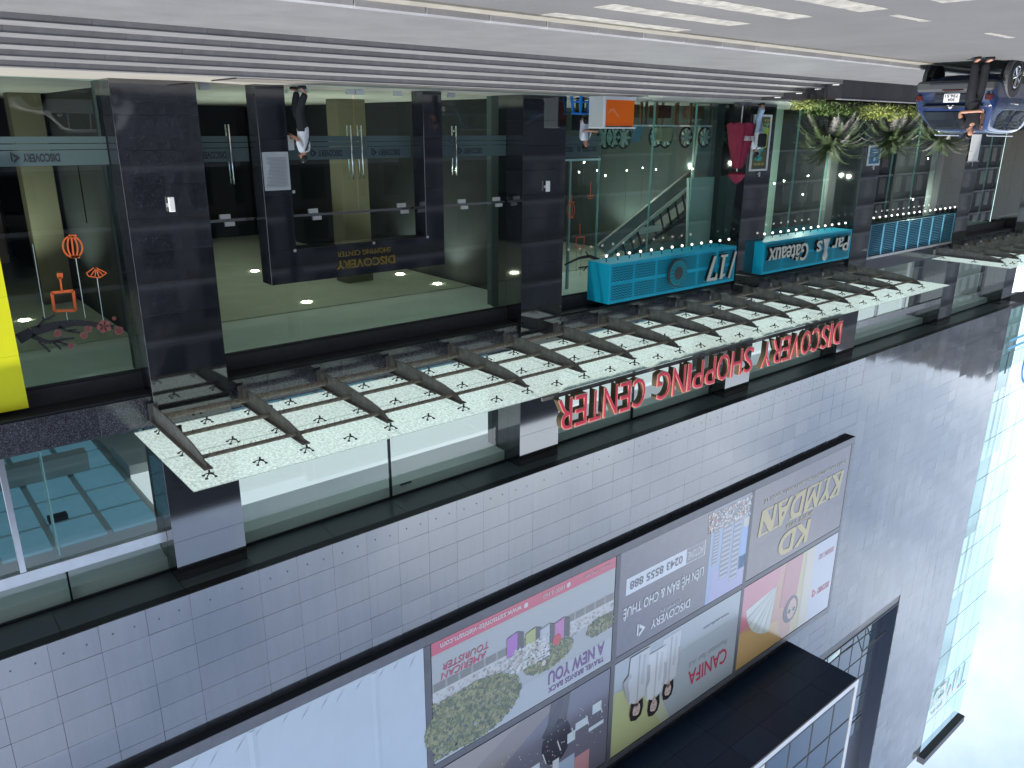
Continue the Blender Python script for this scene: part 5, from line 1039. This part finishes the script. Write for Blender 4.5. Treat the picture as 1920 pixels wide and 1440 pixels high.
    mo = hd_+fw*.076*k-upv*.038*k; fm.tube(mo-sdv*.022*k, mo+sdv*.022*k, .007*k, n=5, mi=2); fm.build('face', [SKIN, INK, mat('lips', (.25,.08,.07), .5)], t, local=True)
    return t, V, k
# man leaning by the blue car, one hand raised, the other arm across the waist
t, V, k = person('man in black shirt and trousers standing behind the blue car', (-18.45, 7.22, -.10), .55, 1.62, dict(elbl=(.25,.05,1.12), wril=(.02,-.16,1.10), elbr=(-.24,-.06,1.13), wrir=(-.13,-.20,1.36), head=(-.02,-.03,1.53), crown=(-.015,-.02,1.62), face=(-.55,-.8,-.1), kner=(-.11,-.03,.48), ankr=(-.13,-.02,.09), toer=(-.19,-.15,.035)), BLK, BLK, BLK, .3)
m_ = MB(); p = V['wrir']+Vector((.03,-.05,.06))*k; m_.bbox(p.x-.02, p.x+.02, p.y-.008, p.y+.008, p.z-.06, p.z+.07, .004); ph = thing('phone', 'dark phone held up by the man behind the blue car', 'phone', (-18.45, 7.22, -.10), None, .55); m_.build('phone_body', INK, ph, local=True)
# person with papers walking into the doors
t, V, k = person('person in white shirt and dark trousers carrying papers at the portal doors', (-8.12, 17.02-.1, LZ), math.pi-.75, 1.63, dict(elbl=(.22,-.06,1.14), wril=(.06,-.24,1.13), elbr=(-.22,-.06,1.14), wrir=(-.05,-.25,1.08), head=(0,-.05,1.51), crown=(0,-.06,1.60), knel=(.10,-.20,.52), ankl=(.10,-.12,.10), toel=(.11,-.28,.05), ankr=(-.10,.16,.14), toer=(-.11,.05,.04), kner=(-.10,.0,.49)), SHIRT, BLK, BLK, .45)
m_ = MB(); m_.path([V['shor']+Vector((.02,.08,.04)), Vector((.0,.125,1.22))*k, Vector((.14,.10,.98))*k], .014, 6); m_.build('bag_strap', BLK, t, local=True)
pp = thing('papers', 'stack of white and pinkish papers in the arms at the portal doors', 'papers', (-8.12, 16.92, LZ), None, math.pi-.75); m_ = MB(); m_.bbox(-.16,.20,-.36,-.30,1.02,1.34,.006); m_.build('paper_sheet', WHITE, pp, local=True); m_ = MB(); m_.bbox(-.08,.12,-.375,-.361,1.04,1.30,.004); m_.build('folder', mat('pink_paper', (.6,.32,.25), .7), pp, local=True)
# staff seated behind the counter
t, V, k = person('staff member in white shirt and dark tie seated behind the orange counter', (-16.85, 16.98, LZ+.02), -.35, 1.66, dict(hipl=(.09,0,.62), hipr=(-.09,0,.62), pelvis=(0,0,.66), waist=(0,0,.80), chest=(0,-.02,1.02), neck=(0,-.04,1.19), head=(0,-.06,1.29), crown=(0,-.055,1.385), shol=(.165,-.02,1.12), shor=(-.165,-.02,1.12), elbl=(.24,-.1,.90), elbr=(-.24,-.1,.90), wril=(.12,-.32,.92), wrir=(-.12,-.32,.92), knel=(.1,-.38,.62), kner=(-.1,-.38,.62), ankl=(.1,-.36,.20), ankr=(-.1,-.36,.20), toel=(.11,-.5,.15), toer=(-.11,-.5,.15)), SHIRT, BLK, BLK, .45)
m_ = MB(); m_.prism([(-.02,1.14),(.02,1.14),(.028,.86),(0,.82),(-.028,.86)], 'y', -.155, -.145); m_.build('tie', BLK, t, local=True)
sc_ = thing('office_chair', 'dark chair under the seated staff member behind the orange counter', 'chair', (-16.95, 17.15, LZ)); B('seat', BLK, sc_, -17.17, -16.73, 16.95, 17.38, .88, .94, .02); B('backrest', BLK, sc_, -17.15, -16.75, 17.36, 17.42, .95, 1.4, .02); m_ = MB(); m_.tube((-16.95,17.15,LZ),(-16.95,17.15,.88),.03,n=8); m_.build('post', CHAR, sc_)
m_ = MB()
for a in range(5): m_.tube((-16.95,17.15,LZ+.06), (-16.95+.24*math.cos(a*1.256), 17.15+.24*math.sin(a*1.256), LZ+.03), .02, n=6)
m_.build('foot_star', CHAR, sc_)
# walker with backpack
t, V, k = person('walker in white top and pale jeans with black backpack', (-24.35, 16.2, LZ), math.pi+.25, 1.76, dict(knel=(.09,-.16,.50), ankl=(.09,-.08,.10), toel=(.09,-.24,.06), kner=(-.09,.04,.49), ankr=(-.09,.22,.15), toer=(-.09,.12,.04), elbl=(.24,.03,1.12), elbr=(-.24,.03,1.12), wril=(.22,-.14,.95), wrir=(-.22,-.14,.95), head=(0,-.03,1.53), crown=(0,-.035,1.62)), SHIRT, JEAN, BLK, .45)
bp_ = thing('backpack', 'black backpack on the walker in pale jeans', 'backpack', (-24.35, 16.2, LZ), None, math.pi+.25); m_ = MB(); m_.bbox(-.16,.16,.13,.30,.98,1.42,.05); m_.build('pack', BLK, bp_, local=True); m_ = MB()
for sx in (-1,1): m_.path([(sx*.10,.14,1.42),(sx*.12,.02,1.50),(sx*.12,-.12,1.42),(sx*.14,-.10,1.2)], .016, 5)
m_.build('strap', BLK, bp_, local=True)
# ================================================================== THE OTHER SIDE OF THE STREET (seen mirrored in glass and granite)
OB = mat('opposite_facade', (.13,.13,.14), .8, noise=(.3, .3)); OBW = mat('opposite_window', (.03,.04,.05), .1); OBS = mat('opposite_balcony', (.42,.42,.42), .7); OBR = mat('opposite_red_wall', (.18,.05,.05), .7)
def tower(label, x0, x1, y0, y1, h, mw):
    t = thing('apartment_block', label, 'building', ((x0+x1)/2, y1, -.1), 'buildings across the street'); B('wall', mw, t, x0, x1, y0, y1, -.1, h); B('roof_edge', OBS, t, x0-.1, x1+.1, y1-.3, y1+.15, h, h+.35)
    z = 3.6; fl_ = 0
    while z < h-2:
        mwn = MB(); x = x0+1
        while x < x1-2.2: mwn.box(x, x+1.7, y1, y1+.03, z+.3, z+2.3); x += 3.1
        mwn.build('window_row', OBW, t); B('balcony', OBS, t, x0+.3, x1-.3, y1+.04, y1+.5, z-.15, z+.08); z += 3.3; fl_ += 1
tower('grey apartment block opposite the mall', -60, -22, -26, -14, 25.2, OB); tower('long grey block further along the opposite side', -104, -61, -26, -14, 25.2, OB); tower('grey block opposite the nearest shopfront', -21.5, 30, -26, -14, 24.6, OB)
tower('stepped tall block far along the opposite side', -128, -106, -30, -14.5, 31.5, OB); tower('tall dark block far along the opposite side', -143, -128.5, -30, -14.5, 35.5, OB); tower('tallest block far along the opposite side', -190, -143.5, -30, -14.5, 41.5, OB)
m_ = MB(); m_.box(-300,100,-13.9,-9,-.5,.05); tag(m_.build('opposite_pavement', PAVE), kind='structure')
print('OBJ all', len(bpy.data.objects))
